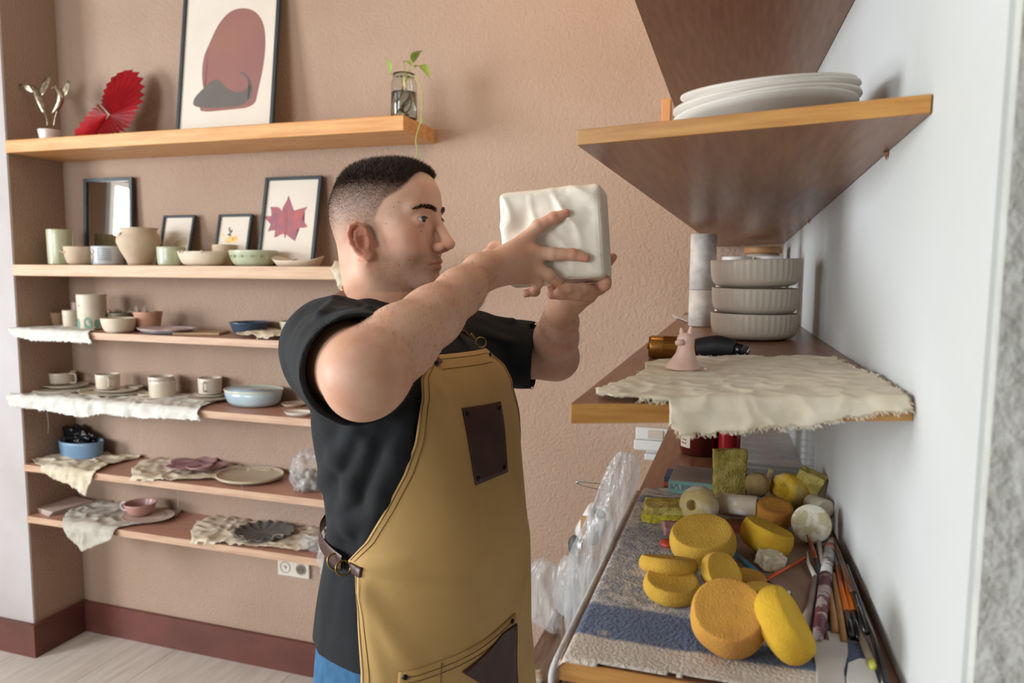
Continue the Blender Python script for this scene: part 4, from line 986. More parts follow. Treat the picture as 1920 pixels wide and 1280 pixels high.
m_rough = mat('rough_sponge', 'C6B466', .95, 'A08E44', 70, (.4, .6), bump=1, bs=220, bd=.003)
def slab(label, px, py, dim, rot, extra=0, m=None, name='rough_sponge', sub=14, nz=.0016, cat='sponge'):
    bm = bmesh.new(); bmesh.ops.create_cube(bm, size=1); bmesh.ops.subdivide_edges(bm, edges=bm.edges, cuts=sub, use_grid_fill=True)
    for v in bm.verts:
        c = Vector((v.co.x*dim[0], v.co.y*dim[1], v.co.z*dim[2])); k = mn.noise_vector(c*180)*nz+mn.noise_vector(c*35)*nz*1.2; v.co = c+k
    o = frombm(name, bm, m or m_rough, None, smooth=True, rot=rot); seat(o, px, py, extra)
    return tag(o, label, cat)
slab('upright olive-yellow rough sponge slab behind the foam ball', 1368, 888, (.058, .016, .088), (-.10, 0, .42))
slab('lower of two rough yellow sponge slabs left of the foam ball', 1248, 966, (.075, .045, .014), (.0, 0, .10), m=mat('rough_yellow', 'CDBB3E', .95, 'A39330', 60, (.4, .6), bump=1, bs=220, bd=.003))
slab('upper of two rough yellow sponge slabs left of the foam ball', 1250, 950, (.072, .045, .013), (.06, 0, .16), extra=.014)
slab('torn rough sponge piece by the wall behind the yellow hollow roll', 1517, 908, (.042, .02, .05), (.2, .35, -.3), extra=.012)
slab('small pale wood offcut pointing up behind the dabber', 1443, 893, (.010, .006, .03), (0, .2, 0), m=mat('pale_wood', 'C4AE84', .7), sub=3, nz=.0005, name='wood_offcut', cat='wood offcut', extra=.02)
o = slab('small dusty foam cube between the bright oval sponge and the orange stick', 1445, 1050, (.030, .026, .022), (.1, .15, .5), m=mat('dust_cube', 'CFC39A', .95, 'E2DCCB', 60, bump=1, bs=260, bd=.002), name='foam_cube', cat='foam cube')
def roll(name, label, px, py, rpx, L_, axis, m, extra=0, cat='roll', inner=None, cap=None, spin=0):
    r = wpx(px, py+10, rpx)
    o = lathe(name, [(0, -L_/2), (r*.93, -L_/2), (r, -L_/2+.002), (r*.98, 0), (r, L_/2-.002), (r*.93, L_/2), (r*.7, L_/2-.001), (0, L_/2-.002)], m, None, n=40, wob=.04)
    orient(o, axis, spin); seat(o, px, py, extra); return tag(o, label, cat)
roll('clay_roll', 'cream roll with white powder lying behind the orange cork', 1384, 946, 18, .060, (1, -.12, .04), mat('powdery_cream', 'CDBFA8', .8, 'E4DFD6', 40, (.55, .65), bump=.3), extra=.012)
o = roll('cork_plug', 'orange foam plug with a ring mark on top, behind the bright oval sponge', 1452, 962, 31, .030, (.05, -.25, .95), mat('orange_cork', 'C98E3C', .9, 'B5792F', 30, bump=.7, bs=240), extra=.004, cat='plug')
roll('dusty_roll', 'dusty roll end speckled with white plaster, against the wall', 1522, 983, 33, .030, (-.1, -.85, .35), mat('speckled_foam', 'BDB28E', .95, 'D8D4C4', 60, (.45, .55), bump=1, bs=250, bd=.0015))
roll('pale_roll', 'pale roll lying behind the dusty speckled roll at the wall', 1535, 948, 16, .05, (.3, -.8, .1), mat('pale_roll', 'C8BFA8', .8), extra=.012)
box_ = box('wooden_strip', (-.034, -.004, 0), (.034, .004, .006), mat('strip_wood', 'B98E74', .6), bev=.001, loc=at(1388, 968, Z=TZ+TT), rot=(0, 0, -.08))
tag(box_, 'short wooden strip lying in front of the cream roll', 'wood strip')
m_dkred = mat('dark_red', '7A2E24', .4)
o = tag(lathe('red_disc', [(0, 0), (.030, 0), (.032, .002), (.030, .005), (0, .005)], m_dkred, None, n=40, loc=at(1385, 990, Z=TZ+TT)), 'dark red disc half under the bright oval sponge', 'disc')
o = slab('pinkish shell-like scrap left of the large round sponge', 1258, 990, (.026, .022, .014), (.2, .1, .4), m=mat('pink_scrap', 'B98E8E', .7, 'A27777', 40), sub=6, nz=.002, name='clay_scrap', cat='scrap')
o = tag(lathe('red_token', [(0, 0), (.012, 0), (.013, .003), (.011, .007), (0, .007)], mat('coral_red', 'B5453A', .5), None, n=24, loc=at(1252, 1022, Z=TZ+TT)), 'coral red round piece left of the large round sponge', 'disc')
bp = [ontab(1375, 985, TT), ontab(1528, 1000, TT), ontab(1546, 1196, TT), ontab(1478, 1190, TT), ontab(1385, 1090, TT)]
bm = bmesh.new(); vv = [bm.verts.new(v-bp[0]) for v in bp]; f = bm.faces.new(vv); ex_ = bmesh.ops.extrude_face_region(bm, geom=[f]); bmesh.ops.translate(bm, verts=[v for v in ex_['geom'] if isinstance(v, bmesh.types.BMVert)], vec=(0, 0, .0022)); bmesh.ops.recalc_face_normals(bm, faces=bm.faces)
tag(frombm('leather_sheet', bm, mat('tan_sheet', 'A88E7C', .6, '8F7564', 14, bump=.2, bs=60), None, loc=bp[0]), 'thin tan sheet lying under the bright oval sponge and the brushes', 'sheet')

def tabpt(px, py, h): return at(px, py, Z=TZ+TT+h)
def stick(name, label, cat, segs, group=None, n=12):
    """segs: list of (part name, [(px,py,h)...], radii, material)"""
    c = tabpt(*segs[0][1][0]); t = thing(name, label, cat, c, group=group)
    for nm, P, R, m in segs: tube(nm, [tabpt(*q)-c for q in P], R, m, t, n=n)
    return t
m_or = mat('orange_paint', 'E0731C', .3, coat=.4); m_orr = mat('orange_red', 'D0501E', .3, coat=.4); m_lw = mat('light_wood', 'B58B5C', .5, 'A57A4C', 30)
m_bk = mat('black_lacquer', '17171B', .25, coat=.5); m_st = MATS['steel']; m_br = mat('brown_wood', '6E5040', .5, '5B4034', 20); m_bristle = mat('brown_bristle', '6A4630', .8)
BG = 'brushes and tools along the wall'
stick('paint_stick', 'orange-red stick with a dark blue tip across the tan sheet', 'brush', [('handle', [(1510, 1045, .010), (1420, 1096, .006)], .0024, m_orr), ('tip', [(1420, 1096, .006), (1397, 1107, .004)], [.0022, .001], mat('tip_blue', '24405E', .3))])
stick('blue_tool', 'light blue plastic tool under the on-edge sponge', 'tool', [('handle', [(1378, 1036, .004), (1402, 1058, .004), (1440, 1092, .004)], [.0035, .0045, .003], mat('sky_blue', '3F8FB8', .35)), ('tip', [(1440, 1092, .004), (1455, 1102, .003)], [.003, .0015], mat('navy_tip', '2C3E5C', .35))])
t = stick('ball_tool', 'steel ball stylus beside the long front sponge', 'tool', [('shaft', [(1452, 1128, .003), (1470, 1118, .006)], .0015, m_st)])
lathe('ball', [(0, -.006), (.0042, -.0042), (.006, 0), (.0042, .0042), (0, .006)], m_st, t, n=20, loc=tabpt(1475, 1113, .008)-t.location)
stick('bone_tool', 'pale cranked modelling tool left of the paint-crusted brush', 'tool', [('blade', [(1513, 1034, .012), (1516, 1056, .010), (1529, 1082, .008)], [.001, .0022, .0035], mat('bone', 'CFC6BE', .4)), ('handle', [(1529, 1082, .008), (1520, 1130, .006), (1508, 1176, .006)], [.0035, .0042, .0058], mat('bone_dark', 'A2938A', .5, '8A7A70', 20))])
stick('crusted_brush', 'thick brush crusted with white and wine-red paint', 'brush', [
    ('bristles', [(1560, 1008, .016), (1557, 1026, .012)], [.002, .007], mat('dirty_bristle', 'A89C90', .9)), ('collar', [(1557, 1026, .012), (1556, 1032, .012)], .0078, mat('coral_band', 'B0604E', .4)),
    ('ferrule', [(1556, 1032, .012), (1548, 1080, .010)], [.0078, .0075], mat('white_crust', 'C9C6C4', .6, '7A6A6A', 60, (.5, .6), bump=1, bs=150, bd=.002)),
    ('handle', [(1548, 1080, .010), (1543, 1130, .009), (1536, 1180, .009), (1534, 1196, .008)], [.0078, .0075, .0065, .005], mat('wine_crust', '6E3A44', .5, 'B9A8A8', 45, (.52, .58), bump=1, bs=150, bd=.002))], n=20)
for i, (a, b, c, lb) in enumerate(((1569, 1588, 1598, 'left'), (1580, 1600, 1612, 'right'))):
    stick('orange_brush', '%s of the two brushes with bright orange and black lacquered handles' % lb, 'brush', [
        ('ferrule', [(a-8, 1030, .012), (a, 1062, .010)], [.002, .0028], m_st), ('handle', [(a, 1062, .010), (b, 1148, .008)], [.003, .0042], m_or), ('handle_end', [(b, 1148, .008), (c, 1194+i*4, .006)], [.0042, .0036], m_bk)])
stick('wooden_tool', 'light wooden tool shaft nearest the paint-crusted brush', 'tool', [('handle', [(1553, 1090, .008), (1562, 1150, .007), (1566, 1184, .006)], [.003, .0042, .004], m_lw)])
stick('wooden_tool', 'longer light wooden tool shaft left of the orange brushes', 'tool', [('handle', [(1562, 1076, .010), (1575, 1150, .007), (1583, 1202, .005)], [.003, .004, .0034], m_lw)])
stick('thin_handle', 'thin wine-brown brush handle under the paint-crusted brush', 'brush', [('handle', [(1540, 1150, .004), (1550, 1199, .004)], [.003, .0026], mat('wine_wood', '5A3436', .4))])
stick('dark_brush', 'brown brush with black tail lying closest along the wall', 'brush', [('bristles', [(1566, 1010, .020), (1572, 1035, .018)], [.0008, .003], m_bristle), ('handle', [(1572, 1035, .018), (1600, 1110, .016)], [.003, .0038], m_br), ('handle_end', [(1600, 1110, .014), (1625, 1186, .011)], [.0038, .003], m_bk)])
stick('yellow_tipped_brush', 'long grey-wood brush handle ending in a yellow tip at the front', 'brush', [('handle', [(1604, 1166, .007), (1622, 1212, .006), (1634, 1240, .006)], [.0028, .004, .0042], mat('grey_handle', '8E7C6C', .5)), ('yellow_tip', [(1634, 1240, .006), (1638, 1252, .006)], [.0044, .0034], mat('lemon', 'D2CF62', .4))])
stick('black_brush', 'black brush handle in the corner of towel and wall', 'brush', [('handle', [(1588, 1060, .018), (1640, 1200, .010), (1662, 1290, .006)], [.0022, .0032, .0038], m_bk)])
stick('fan_brush', 'short brush with rust-red bristles resting on the tan sheet', 'brush', [('bristles', [(1513, 1003, .022), (1521, 1022, .016)], [.0007, .0034], mat('rust', '8E3F22', .7)), ('ferrule', [(1521, 1022, .016), (1530, 1048, .012)], [.0036, .003], mat('copper', 'A4583A', .35, metal=.6)), ('handle', [(1530, 1048, .012), (1540, 1092, .008)], [.003, .0028], mat('dark_teal', '2E3E44', .35))])
stick('wood_spatula', 'pale wooden spatula tip behind the paint-crusted brush', 'tool', [('blade', [(1535, 1014, .014), (1541, 1060, .010)], [.0035, .003], mat('pale_spatula', 'B9AFA6', .6))])
def blade(label, pts, hz, m):
    P = [ontab(x, y, TT+hz) for x, y in pts]; c = sum(P, Vector())/len(P)
    bm = bmesh.new(); f = bm.faces.new([bm.verts.new(v-c) for v in P]); ex_ = bmesh.ops.extrude_face_region(bm, geom=[f]); bmesh.ops.translate(bm, verts=[v for v in ex_['geom'] if isinstance(v, bmesh.types.BMVert)], vec=(0, 0, .003)); bmesh.ops.recalc_face_normals(bm, faces=bm.faces)
    bmesh.ops.bevel(bm, geom=list(bm.edges), offset=.0008, segments=1, affect='EDGES')
    tag(frombm('plastic_rib', bm, m, None, loc=c), label, 'scraper')
m_rib = mat('frosted_rib', 'B9B4AE', .45, 'C6C2BC', 20)
blade('frosted plastic scraper at the front edge below the paint-crusted brush', [(1524, 1190), (1560, 1186), (1588, 1196), (1590, 1228), (1582, 1260), (1586, 1300), (1532, 1296), (1530, 1250), (1521, 1220)], .001, m_rib)
blade('white plastic scraper at the front corner beside the yellow-tipped brush', [(1590, 1246), (1610, 1238), (1634, 1240), (1650, 1290), (1600, 1300), (1586, 1280)], .001, mat('white_rib', 'D6D3CE', .4))

# boxes and vessels behind the sponges
q = at(1296, 931, Z=TZ+.001); dq = dep(q)
t = thing('teal_box', 'flat teal carton with a dusty grey lid left of the upright sponge', 'box', q, rz=-.03)
w2 = 43*dq/F_PX; hh = 27*dq/F_PX
box('carton', (-w2, 0, 0), (w2+.01, .11, hh), mat('teal_card', '7FA8A4', .5), t, bev=.001)
box('dusty_lid', (-w2+.001, .001, hh), (w2+.009, .109, hh+.0015), mat('dusty_card', '9C958E', .7, '8A847E', 20), t, bev=.0005)
box('label_band', (-w2+.004, -.0006, hh*.42), (w2+.004, .0, hh*.78), mat('label_grey', '6E8486', .5, 'A9BDB8', 90, (.5, .6), stretch=(3, 1, 1)), t, bev=0)
for xx in (-.004, .018): box('label_mark', (xx, -.0010, hh*.50), (xx+.008, -.0006, hh*.72), mat('label_dark', '3E5558', .5), t, bev=0)
q2 = at(1251, 921, Z=TZ+.001)
t = thing('small_box', 'little blue and orange box just left of the teal carton', 'box', q2+Vector((.0, .03, 0)))
box('lower_half', (-.010, 0, 0), (.012, .06, .010), mat('box_orange', 'B0623C', .5), t, bev=.0005); box('upper_half', (-.009, 0, .010), (.012, .06, .020), mat('box_blue', '35527A', .5), t, bev=.0005)
def vessel(name, label, px, yb, rpx, h, m, cat='pot'):
    q = at(px, yb, Z=TZ+.001); r = rpx*dep(q)/F_PX; q = q+Vector((0, r, 0))
    t = thing(name, label, cat, q); lathe('body', [(0, 0), (r*.9, 0), (r, .006), (r, h*.85), (r*.9, h), (0, h)], m, t, n=40); return t, r
m_gl = mat('dark_red_gloss', '5A1D1A', .15, '431412', 8, coat=.5)
t, r = vessel('red_pot', 'dark red glossy pot with a cream label under the middle board', 1309, 857, 37, .12, m_gl)
V = []; Fc = []
for z in (.018, .052):
    for a in np.linspace(math.radians(205), math.radians(245), 8): V.append(((r+.0008)*math.cos(a), (r+.0008)*math.sin(a), z))
for j in range(7): Fc.append((j, j+1, j+9, j+8))
mesh('label_strip', V, Fc, mat('cream_label', 'C9B9A6', .5), t)
for zz in (.034, .026):
    for a0, a1 in ((213, 218), (221, 224), (227, 233)):
        V = [((r+.0014)*math.cos(math.radians(a)), (r+.0014)*math.sin(math.radians(a)), z) for a, z in ((a0, zz), (a1, zz), (a1, zz+.003), (a0, zz+.003))]
        mesh('label_letter', V, [(0, 1, 2, 3)], mat('label_ink', '4A2A24', .5), t, False)
vessel('red_jar', 'brighter red jar partly behind the upright rough sponge', 1366, 862, 21, .12, mat('bright_red_gloss', '8A1C20', .15, coat=.5), 'jar')
q = at(1459, 905, Z=TZ+.001); dq = dep(q); w2 = 70*dq/F_PX
t = thing('clear_container', 'clear ribbed plastic container by the wall behind the dabber', 'container', q+Vector((-.0, .0, 0)), rz=-.03)
m_cp = mat('clear_plastic', 'C9CCCA', .12, alpha=.28, spec=.9)
box('shell', (-w2, 0, 0), (w2, .10, .105), m_cp, t, bev=.006)
for i in range(7): box('rib', (-w2+.003, -.0015, .012+.0125*i), (w2-.003, .001, .016+.0125*i), m_cp, t, bev=.0006)
box('base', (-w2+.003, .003, .0015), (w2-.003, .097, .010), mat('container_base', '5B5650', .4), t, bev=.002)

# ------------------------------------------------------------------ low bench and the things left of the lowest board
BZ = .56
m_old = mat('old_wood', '6B4E3C', .8, '8C7A6A', 14, (.35, .7), stretch=(5, .5, 1), bump=.6, bs=70, bst=(4, .4, 1))
bx0 = at(962, 1280, Z=BZ).x
t = thing('old_bench', 'dark plaster-stained wooden bench beyond the apron', 'bench', (bx0+.3, 1.98, 0))
rnd = random.Random(8)
for i in range(5):
    x0 = -.3+i*.115; box('plank', (x0, -.46+rnd.uniform(0, .02), BZ-.03), (x0+.108, .34, BZ-rnd.uniform(0, .004)), m_old, t, bev=.003)
for x0 in (-.28, .20):
    for y0_ in (-.38, .26): box('leg', (x0, y0_, 0), (x0+.06, y0_+.06, BZ-.0305), m_old, t, bev=.004)
box('rail', (-.28, -.40, BZ-.10), (.26, -.381, BZ-.0305), m_old, t, bev=.003)
def bz(px, py, h=0): return at(px, py, Z=BZ+h)
# crate carrying the paper roll and trays
cr = Vector((-.115, 2.14, BZ+.001)); chh = .235
t = thing('wooden_crate', 'pale wooden crate on the bench, mostly hidden by plastic', 'crate', cr)
for i in range(3): box('slat', (-.17, -.17, .004+i*.078), (.17, -.158, .070+i*.078), mat('crate_wood', 'A98462', .6, '96714F', 14), t, bev=.002)
for x0 in (-.182, .17): box('side', (x0, -.17, 0), (x0+.012, .17, chh), MATS['crate_wood'], t, bev=.002)
box('top_board', (-.182, -.17, chh), (.182, .17, chh+.008), MATS['crate_wood'], t, bev=.002)
CZ = cr.z+chh+.009
m_paper = mat('tissue_paper', 'E0DEDA', .9, bump=.2, bs=200)
q = at(1112, 975, Y=2.02); r = .040
t = thing('paper_roll', 'white paper roll with a brown core left of the towel', 'paper roll', (q.x, 2.03, CZ+.062))
ang = Vector((.42, -.42, .8)).normalized(); Rm = Vector((0, 0, 1)).rotation_difference(ang).to_matrix().to_4x4()
o = lathe('paper', [(.018, -.05), (r, -.05), (r, .05), (.018, .05), (.018, -.05)], m_paper, t, n=48); o.matrix_local = Rm
o = lathe('core', [(.016, -.05), (.018, -.05), (.018, .0505), (.016, .0505), (.016, -.05)], mat('card_core', '8C7458', .8), t, n=24); o.matrix_local = Rm
# standing laths
a = at(1094, 1010, Y=1.95); b = at(1096, 968, Y=1.95)
tag(box('wood_lath', (-.009, -.004, 0), (.009, .004, b.z-BZ), mat('lath', 'B58A5C', .6), bev=.001, loc=(a.x, 1.95, BZ+.001)), 'upright pine lath left of the paper roll', 'lath')
# tongs
P = [at(x, y, Y=1.75) for x, y in ((1146, 909), (1110, 904), (1084, 902), (1079, 904), (1086, 908), (1110, 914), (1146, 920))]
tag(tube('wire_tongs', smooth_pts(P, 2), .0022, m_st, None, n=8), 'thin steel tongs sticking out behind the plastic bag', 'tongs')
# spoon
c = at(1076, 1022, Y=1.93)
t = thing('steel_spoon', 'steel spoon bowl shining left of the plastic bag', 'spoon', c)
o = lathe('spoon_bowl', [(0, -.006), (.012, -.004), (.019, .003), (.020, .005), (.0185, .004), (.011, -.0025), (0, -.0045)], m_st, t, n=28, sy=1.4); o.rotation_euler = (1.2, 0, .5)
tube('spoon_handle', smooth_pts([(.004, 0, -.024), (.02, .01, -.08), (.04, .02, -.16)]), .003, m_st, t, n=8)
# trays standing behind
for i, (x0, x1, y0_, y1, Y, lb) in enumerate(((1188, 1262, 806, 843, 2.10, 'upper'), (1208, 1262, 838, 862, 2.12, 'lower'))):
    a = at(x0, y1, Y=Y); b = at(x1, y0_, Y=Y)
    t = thing('plastic_tray', lb+' frosted white plastic tray behind the lowest brown board', 'tray', (a.x, Y, a.z))
    w_, h_ = b.x-a.x, b.z-a.z; mt = mat('frosted_white', 'D9DADA', .3, alpha=.85)
    box('tray_shell', (0, 0, 0), (w_, .03, h_*.45), mt, t, bev=.004); box('tray_rim', (.004, .004, h_*.46), (w_, .034, h_), mt, t, bev=.004)
    box('tray_window', (w_*.35, .0005, h_*.55), (w_*.75, .0035, h_*.92), mat('tray_inner', 'B9AFA2', .5), t, bev=.001)
# plastic bags
m_film = mat('bag_film', 'D3D6D8', .16, alpha=.34, spec=1.0, bump=1, bs=32, bd=.02, bst=(1, 1, .3))
def filmtube(name, label, C_, R_, Y, seed, m=None, flat=.5, n=48, amp=.25, cat='bag'):
    P = smooth_pts([at(x, y, Y=Y) for x, y in C_], 3); R = np.interp(np.linspace(0, 1, len(P)), np.linspace(0, 1, len(R_)), [r*dep(P[0])/F_PX for r in R_])
    V, Fc = tube_data(P, list(R), n, flat=flat, upv=(0, 1, 0)); W = []
    for i, v in enumerate(V):
        c = P[i//n]; d = Vector(v)-c; th = 2*math.pi*(i % n)/n
        k = 1+amp*(mn.noise(Vector((math.cos(th)*2.2, math.sin(th)*2.2, c.z*9+seed)))+.6*(.5-abs(mn.noise(Vector((math.cos(th)*5, math.sin(th)*5, c.z*14+seed)))))); W.append(c+d*k)
    c0 = sum(W, Vector())/len(W)
    return tag(mesh(name, [v-c0 for v in W], Fc, m or m_film, None, True, loc=c0), label, cat)
filmtube('plastic_bag', 'tall clear plastic bag slumped along the left edge of the towel', [(1178, 848), (1172, 880), (1152, 940), (1130, 1000), (1112, 1060), (1104, 1120), (1100, 1195), (1098, 1255)], [12, 24, 36, 38, 46, 44, 36, 30], 1.72, 3)
q = at(1090, 1122, Y=1.88)
tag(box('wrapped_block', (-.055, -.03, 0), (.055, .04, .085), mat('brown_block', '6E5A4A', .8, '84705E', 20), bev=.004, loc=(q.x, 1.90, BZ+.001)), 'brown block wrapped in the clear plastic on the bench', 'block')
filmtube('plastic_bag', 'clear plastic wrapping around the brown block on the bench', [(1098, 1050), (1090, 1080), (1085, 1120), (1080, 1150)], [30, 44, 46, 36], 1.86, 9, flat=.75, amp=.2)
filmtube('plastic_bag', 'low crumpled clear bag on the bench next to the apron', [(1030, 1052), (1020, 1080), (1025, 1120), (1030, 1150), (1022, 1170)], [10, 30, 38, 44, 26], 1.95, 15, flat=.7, amp=.45)
q = at(962, 1266, Z=BZ+.02)
tag(slab('small yellow-white plastered wood block on the bench corner', 962, 1264, (.05, .05, .03), (0, 0, .3), m=mat('yellow_block', 'A98A58', .8, 'C9C0B0', 30), sub=6, nz=.002, name='plaster_block', cat='block'), 'small yellow-white plastered wood block on the bench corner', 'block').location = (bx0+.05, q.y, BZ+.016)
# ------------------------------------------------------------------ implicit surfaces -> one continuous mesh (surface nets on sparse blocks)
def smin(a, b, k):
    h = np.clip(.5+.5*(b-a)/k, 0, 1); return b+(a-b)*h-k*h*(1-h)
def smax(a, b, k): return -smin(-a, -b, k)
class Prim:
    """f(P) distance, bounding sphere c, r; op: 'u' union with blend k, 's' subtract with blend k"""
    def __init__(s, f, c, r, k=.01, op='u'): s.f, s.c, s.r, s.k, s.op = f, np.array(c, 'f4'), r, k, op
def npv(v): return np.array(tuple(v), 'f4')
def cone(a, b, ra, rb, k=.01, op='u'):
    a, b = npv(a), npv(b); ba = b-a; L2 = float(ba@ba)+1e-12
    def f(P):
        t = np.clip(((P-a)@ba)/L2, 0, 1); t2 = t
        return np.linalg.norm(P-a-t[..., None]*ba, axis=-1)-(ra+(rb-ra)*t2)
    return Prim(f, (a+b)/2, math.sqrt(L2)/2+max(ra, rb), k, op)
def ell(c, r, R=None, k=.01, op='u'):
    """ellipsoid; R: 3x3 whose columns are its axes"""
    c = npv(c); r = np.array(r, 'f4'); rm = float(max(r)); R = np.eye(3, dtype='f4') if R is None else np.array(R, 'f4')
    def f(P):
        q = (P-c)@R; k0 = np.linalg.norm(q/r, axis=-1); k1 = np.linalg.norm(q/(r*r), axis=-1)+1e-9
        return np.maximum(k0*(k0-1)/k1, np.linalg.norm(P-c, axis=-1)-rm)
    return Prim(f, c, max(r), k, op)
def chainp(P, R, k=.006, k0=None):
    return [cone(P[i], P[i+1], R[i], R[i+1], (k0 if (i == 0 and k0 is not None) else k)) for i in range(len(P)-1)]
def field(prims, P, act=None):
    d = np.full(P.shape[:-1], 1.0, 'f4')
    for i, p in enumerate(prims):
        sel = slice(None) if act is None else act[i]
        if act is not None and not sel.any(): continue
        v = p.f(P[sel]).astype('f4'); cur = d[sel]
        d[sel] = smin(cur, v, p.k) if p.op == 'u' else smax(cur, -v, p.k)
    return d
def polygonise(prims, h, B=12, post=None):
    lo = np.min([p.c-p.r for p in prims if p.op == 'u'], 0)-3*h; hi = np.max([p.c+p.r for p in prims if p.op == 'u'], 0)+3*h
    nb = np.ceil((hi-lo)/(B*h)).astype(int); S = B*h
    g = np.stack(np.meshgrid(*[np.arange(n) for n in nb], indexing='ij'), -1).reshape(-1, 3)
    C = (lo+(g+.5)*S).astype('f4'); hd = S*.87
    dmin = np.full(len(C), 1e3, 'f4')
    far = [np.linalg.norm(C-p.c, axis=1)-p.r for p in prims]
    for p, fr in zip(prims, far):
        if p.op != 'u': continue
        s = fr < hd+.09
        if s.any(): dmin[s] = np.minimum(dmin[s], p.f(C[s]))
    keep = (dmin < hd+.055) & (dmin > -hd-.012)
    g, C = g[keep], C[keep]; far = [f[keep] for f in far]
    ax = np.arange(B+1); off = np.stack(np.meshgrid(ax, ax, ax, indexing='ij'), -1).astype('f4')*h
    IDS, VP, ED = [], [], []
    n = nb*B+4; enc = lambda I: (I[..., 0].astype('i8')*int(n[1])+I[..., 1])*int(n[2])+I[..., 2]
    for s in range(0, len(g), 400):
        gb = g[s:s+400]; base = (lo+gb*S).astype('f4'); P = base[:, None, None, None]+off[None]
        act = [far[i][s:s+400] < hd+max(p.k*1.2, .045)+.01 for i, p in enumerate(prims)]
        D = field(prims, P, act)
        if post is not None: D = post(D, P)
        sg = D < 0
        c8 = [sg[:, i:i+B, j:j+B, k:k+B] for i in (0, 1) for j in (0, 1) for k in (0, 1)]
        cnt = sum(c.astype('i1') for c in c8); m = (cnt > 0) & (cnt < 8)
        bi, i, j, k = np.nonzero(m)
        if not len(bi): continue
        acc = np.zeros((len(bi), 3), 'f4'); w = np.zeros(len(bi), 'f4')
        for a in range(3):
            for u in (0, 1):
                for v in (0, 1):
                    o0 = [0, 0, 0]; o0[(a+1) % 3] = u; o0[(a+2) % 3] = v; o1 = list(o0); o1[a] = 1
                    d0 = D[bi, i+o0[0], j+o0[1], k+o0[2]]; d1 = D[bi, i+o1[0], j+o1[1], k+o1[2]]
                    x = (d0 < 0) != (d1 < 0); t = np.where(x, d0/(d0-d1+1e-12), 0)
                    e = np.zeros((len(bi), 3), 'f4'); e += np.array(o0, 'f4'); e[:, a] += t
                    acc += e*x[:, None]; w += x
        I = gb[bi]*B+np.stack([i, j, k], 1); IDS.append(enc(I+1)); VP.append(lo+(I+acc/w[:, None])*h)
        for a in range(3):
            sl0 = [slice(0, B)]*3; sl1 = [slice(0, B)]*3; sl1[a] = slice(1, B+1)
            s0 = sg[(slice(None),)+tuple(sl0)]; s1 = sg[(slice(None),)+tuple(sl1)]
            bb, i2, j2, k2 = np.nonzero(s0 != s1)
            if not len(bb): continue
            I2 = gb[bb]*B+np.stack([i2, j2, k2], 1)+1; ed = s0[bb, i2, j2, k2]
            e1 = np.zeros(3, int); e1[(a+1) % 3] = 1; e2 = np.zeros(3, int); e2[(a+2) % 3] = 1
            q = np.stack([enc(I2-e1-e2), enc(I2-e2), enc(I2), enc(I2-e1)], 1)
            ED.append(np.where(ed[:, None], q, q[:, ::-1]))
    ids = np.concatenate(IDS); vp = np.vstack(VP); od = np.argsort(ids); ids = ids[od]; vp = vp[od]
    q = np.vstack(ED); ix = np.clip(np.searchsorted(ids, q), 0, len(ids)-1); ok = (ids[ix] == q).all(1)
    return vp.astype('f4'), ix[ok].astype('i4')
def addcol(o, cols, name='Col'):
    a = o.data.color_attributes.new(name, 'FLOAT_COLOR', 'POINT'); c = np.ones((len(cols), 4), 'f4'); c[:, :3] = cols; a.data.foreach_set('color', c.ravel())

# ------------------------------------------------------------------ pose
DH = 1.285
def J(px, py, d): return at(px, py, D=d)
hz = math.radians(-2.0)                       # azimuth the head faces (0 = +X)
HX = Vector((math.cos(hz), math.sin(hz), .0)); HT = math.radians(-1.0)
HX = Vector((math.cos(hz)*math.cos(HT), math.sin(hz)*math.cos(HT), math.sin(HT))); HY = Vector((-math.sin(hz), math.cos(hz), 0)); HZ = HX.cross(HY)
HC = J(729, 412, DH)                         # head centre: midway between the ears, at eye level
def hp(x, y, z): return HC+HX*x+HY*y+HZ*z
HR = np.array([npv(HX), npv(HY), npv(HZ)]).T
ta = math.radians(-20)
TX = Vector((math.cos(ta), math.sin(ta), 0)); TY = Vector((-math.sin(ta), math.cos(ta), 0)); TZv = Vector((0, 0, 1))
TR = np.array([npv(TX), npv(TY), npv(TZv)]).T
NB = J(703, 590, 1.27)                       # base of the neck
shR = J(624, 655, 1.12); shL = J(838, 652, 1.43)
elR = J(686, 703, .878); wrR = J(900, 512, 1.075)
elL = J(1042, 670, 1.40); wrL = J(1052, 582, 1.215)

# ------------------------------------------------------------------ plaster block he holds
BA = math.radians(13)
_n = -(FW*math.cos(BA)) - RT*math.sin(BA); _n.normalize()
_r = (RT*math.cos(BA) - FW*math.sin(BA)).normalized(); _u = _n.cross(_r)*-1
_u = _r.cross(_n)*-1 if _r.cross(_n).z < 0 else _r.cross(_n)
rl = math.radians(3.2); bX = (_r*math.cos(rl)+_u*math.sin(rl)).normalized(); bZ = (_u*math.cos(rl)-_r*math.sin(rl)).normalized(); bN = _n
BF = J(1033, 438, 1.128)
BW, BH, BT = .163, .146, .080
def bdepth(px, py, off=0):
    """depth at which the viewing ray meets the block's front plane, moved off towards the viewer"""
    d = ray(px, py); return (BF+bN*off-CAM).dot(bN)/d.dot(bN)
def K(px, py, off): return at(px, py, D=bdepth(px, py, off))

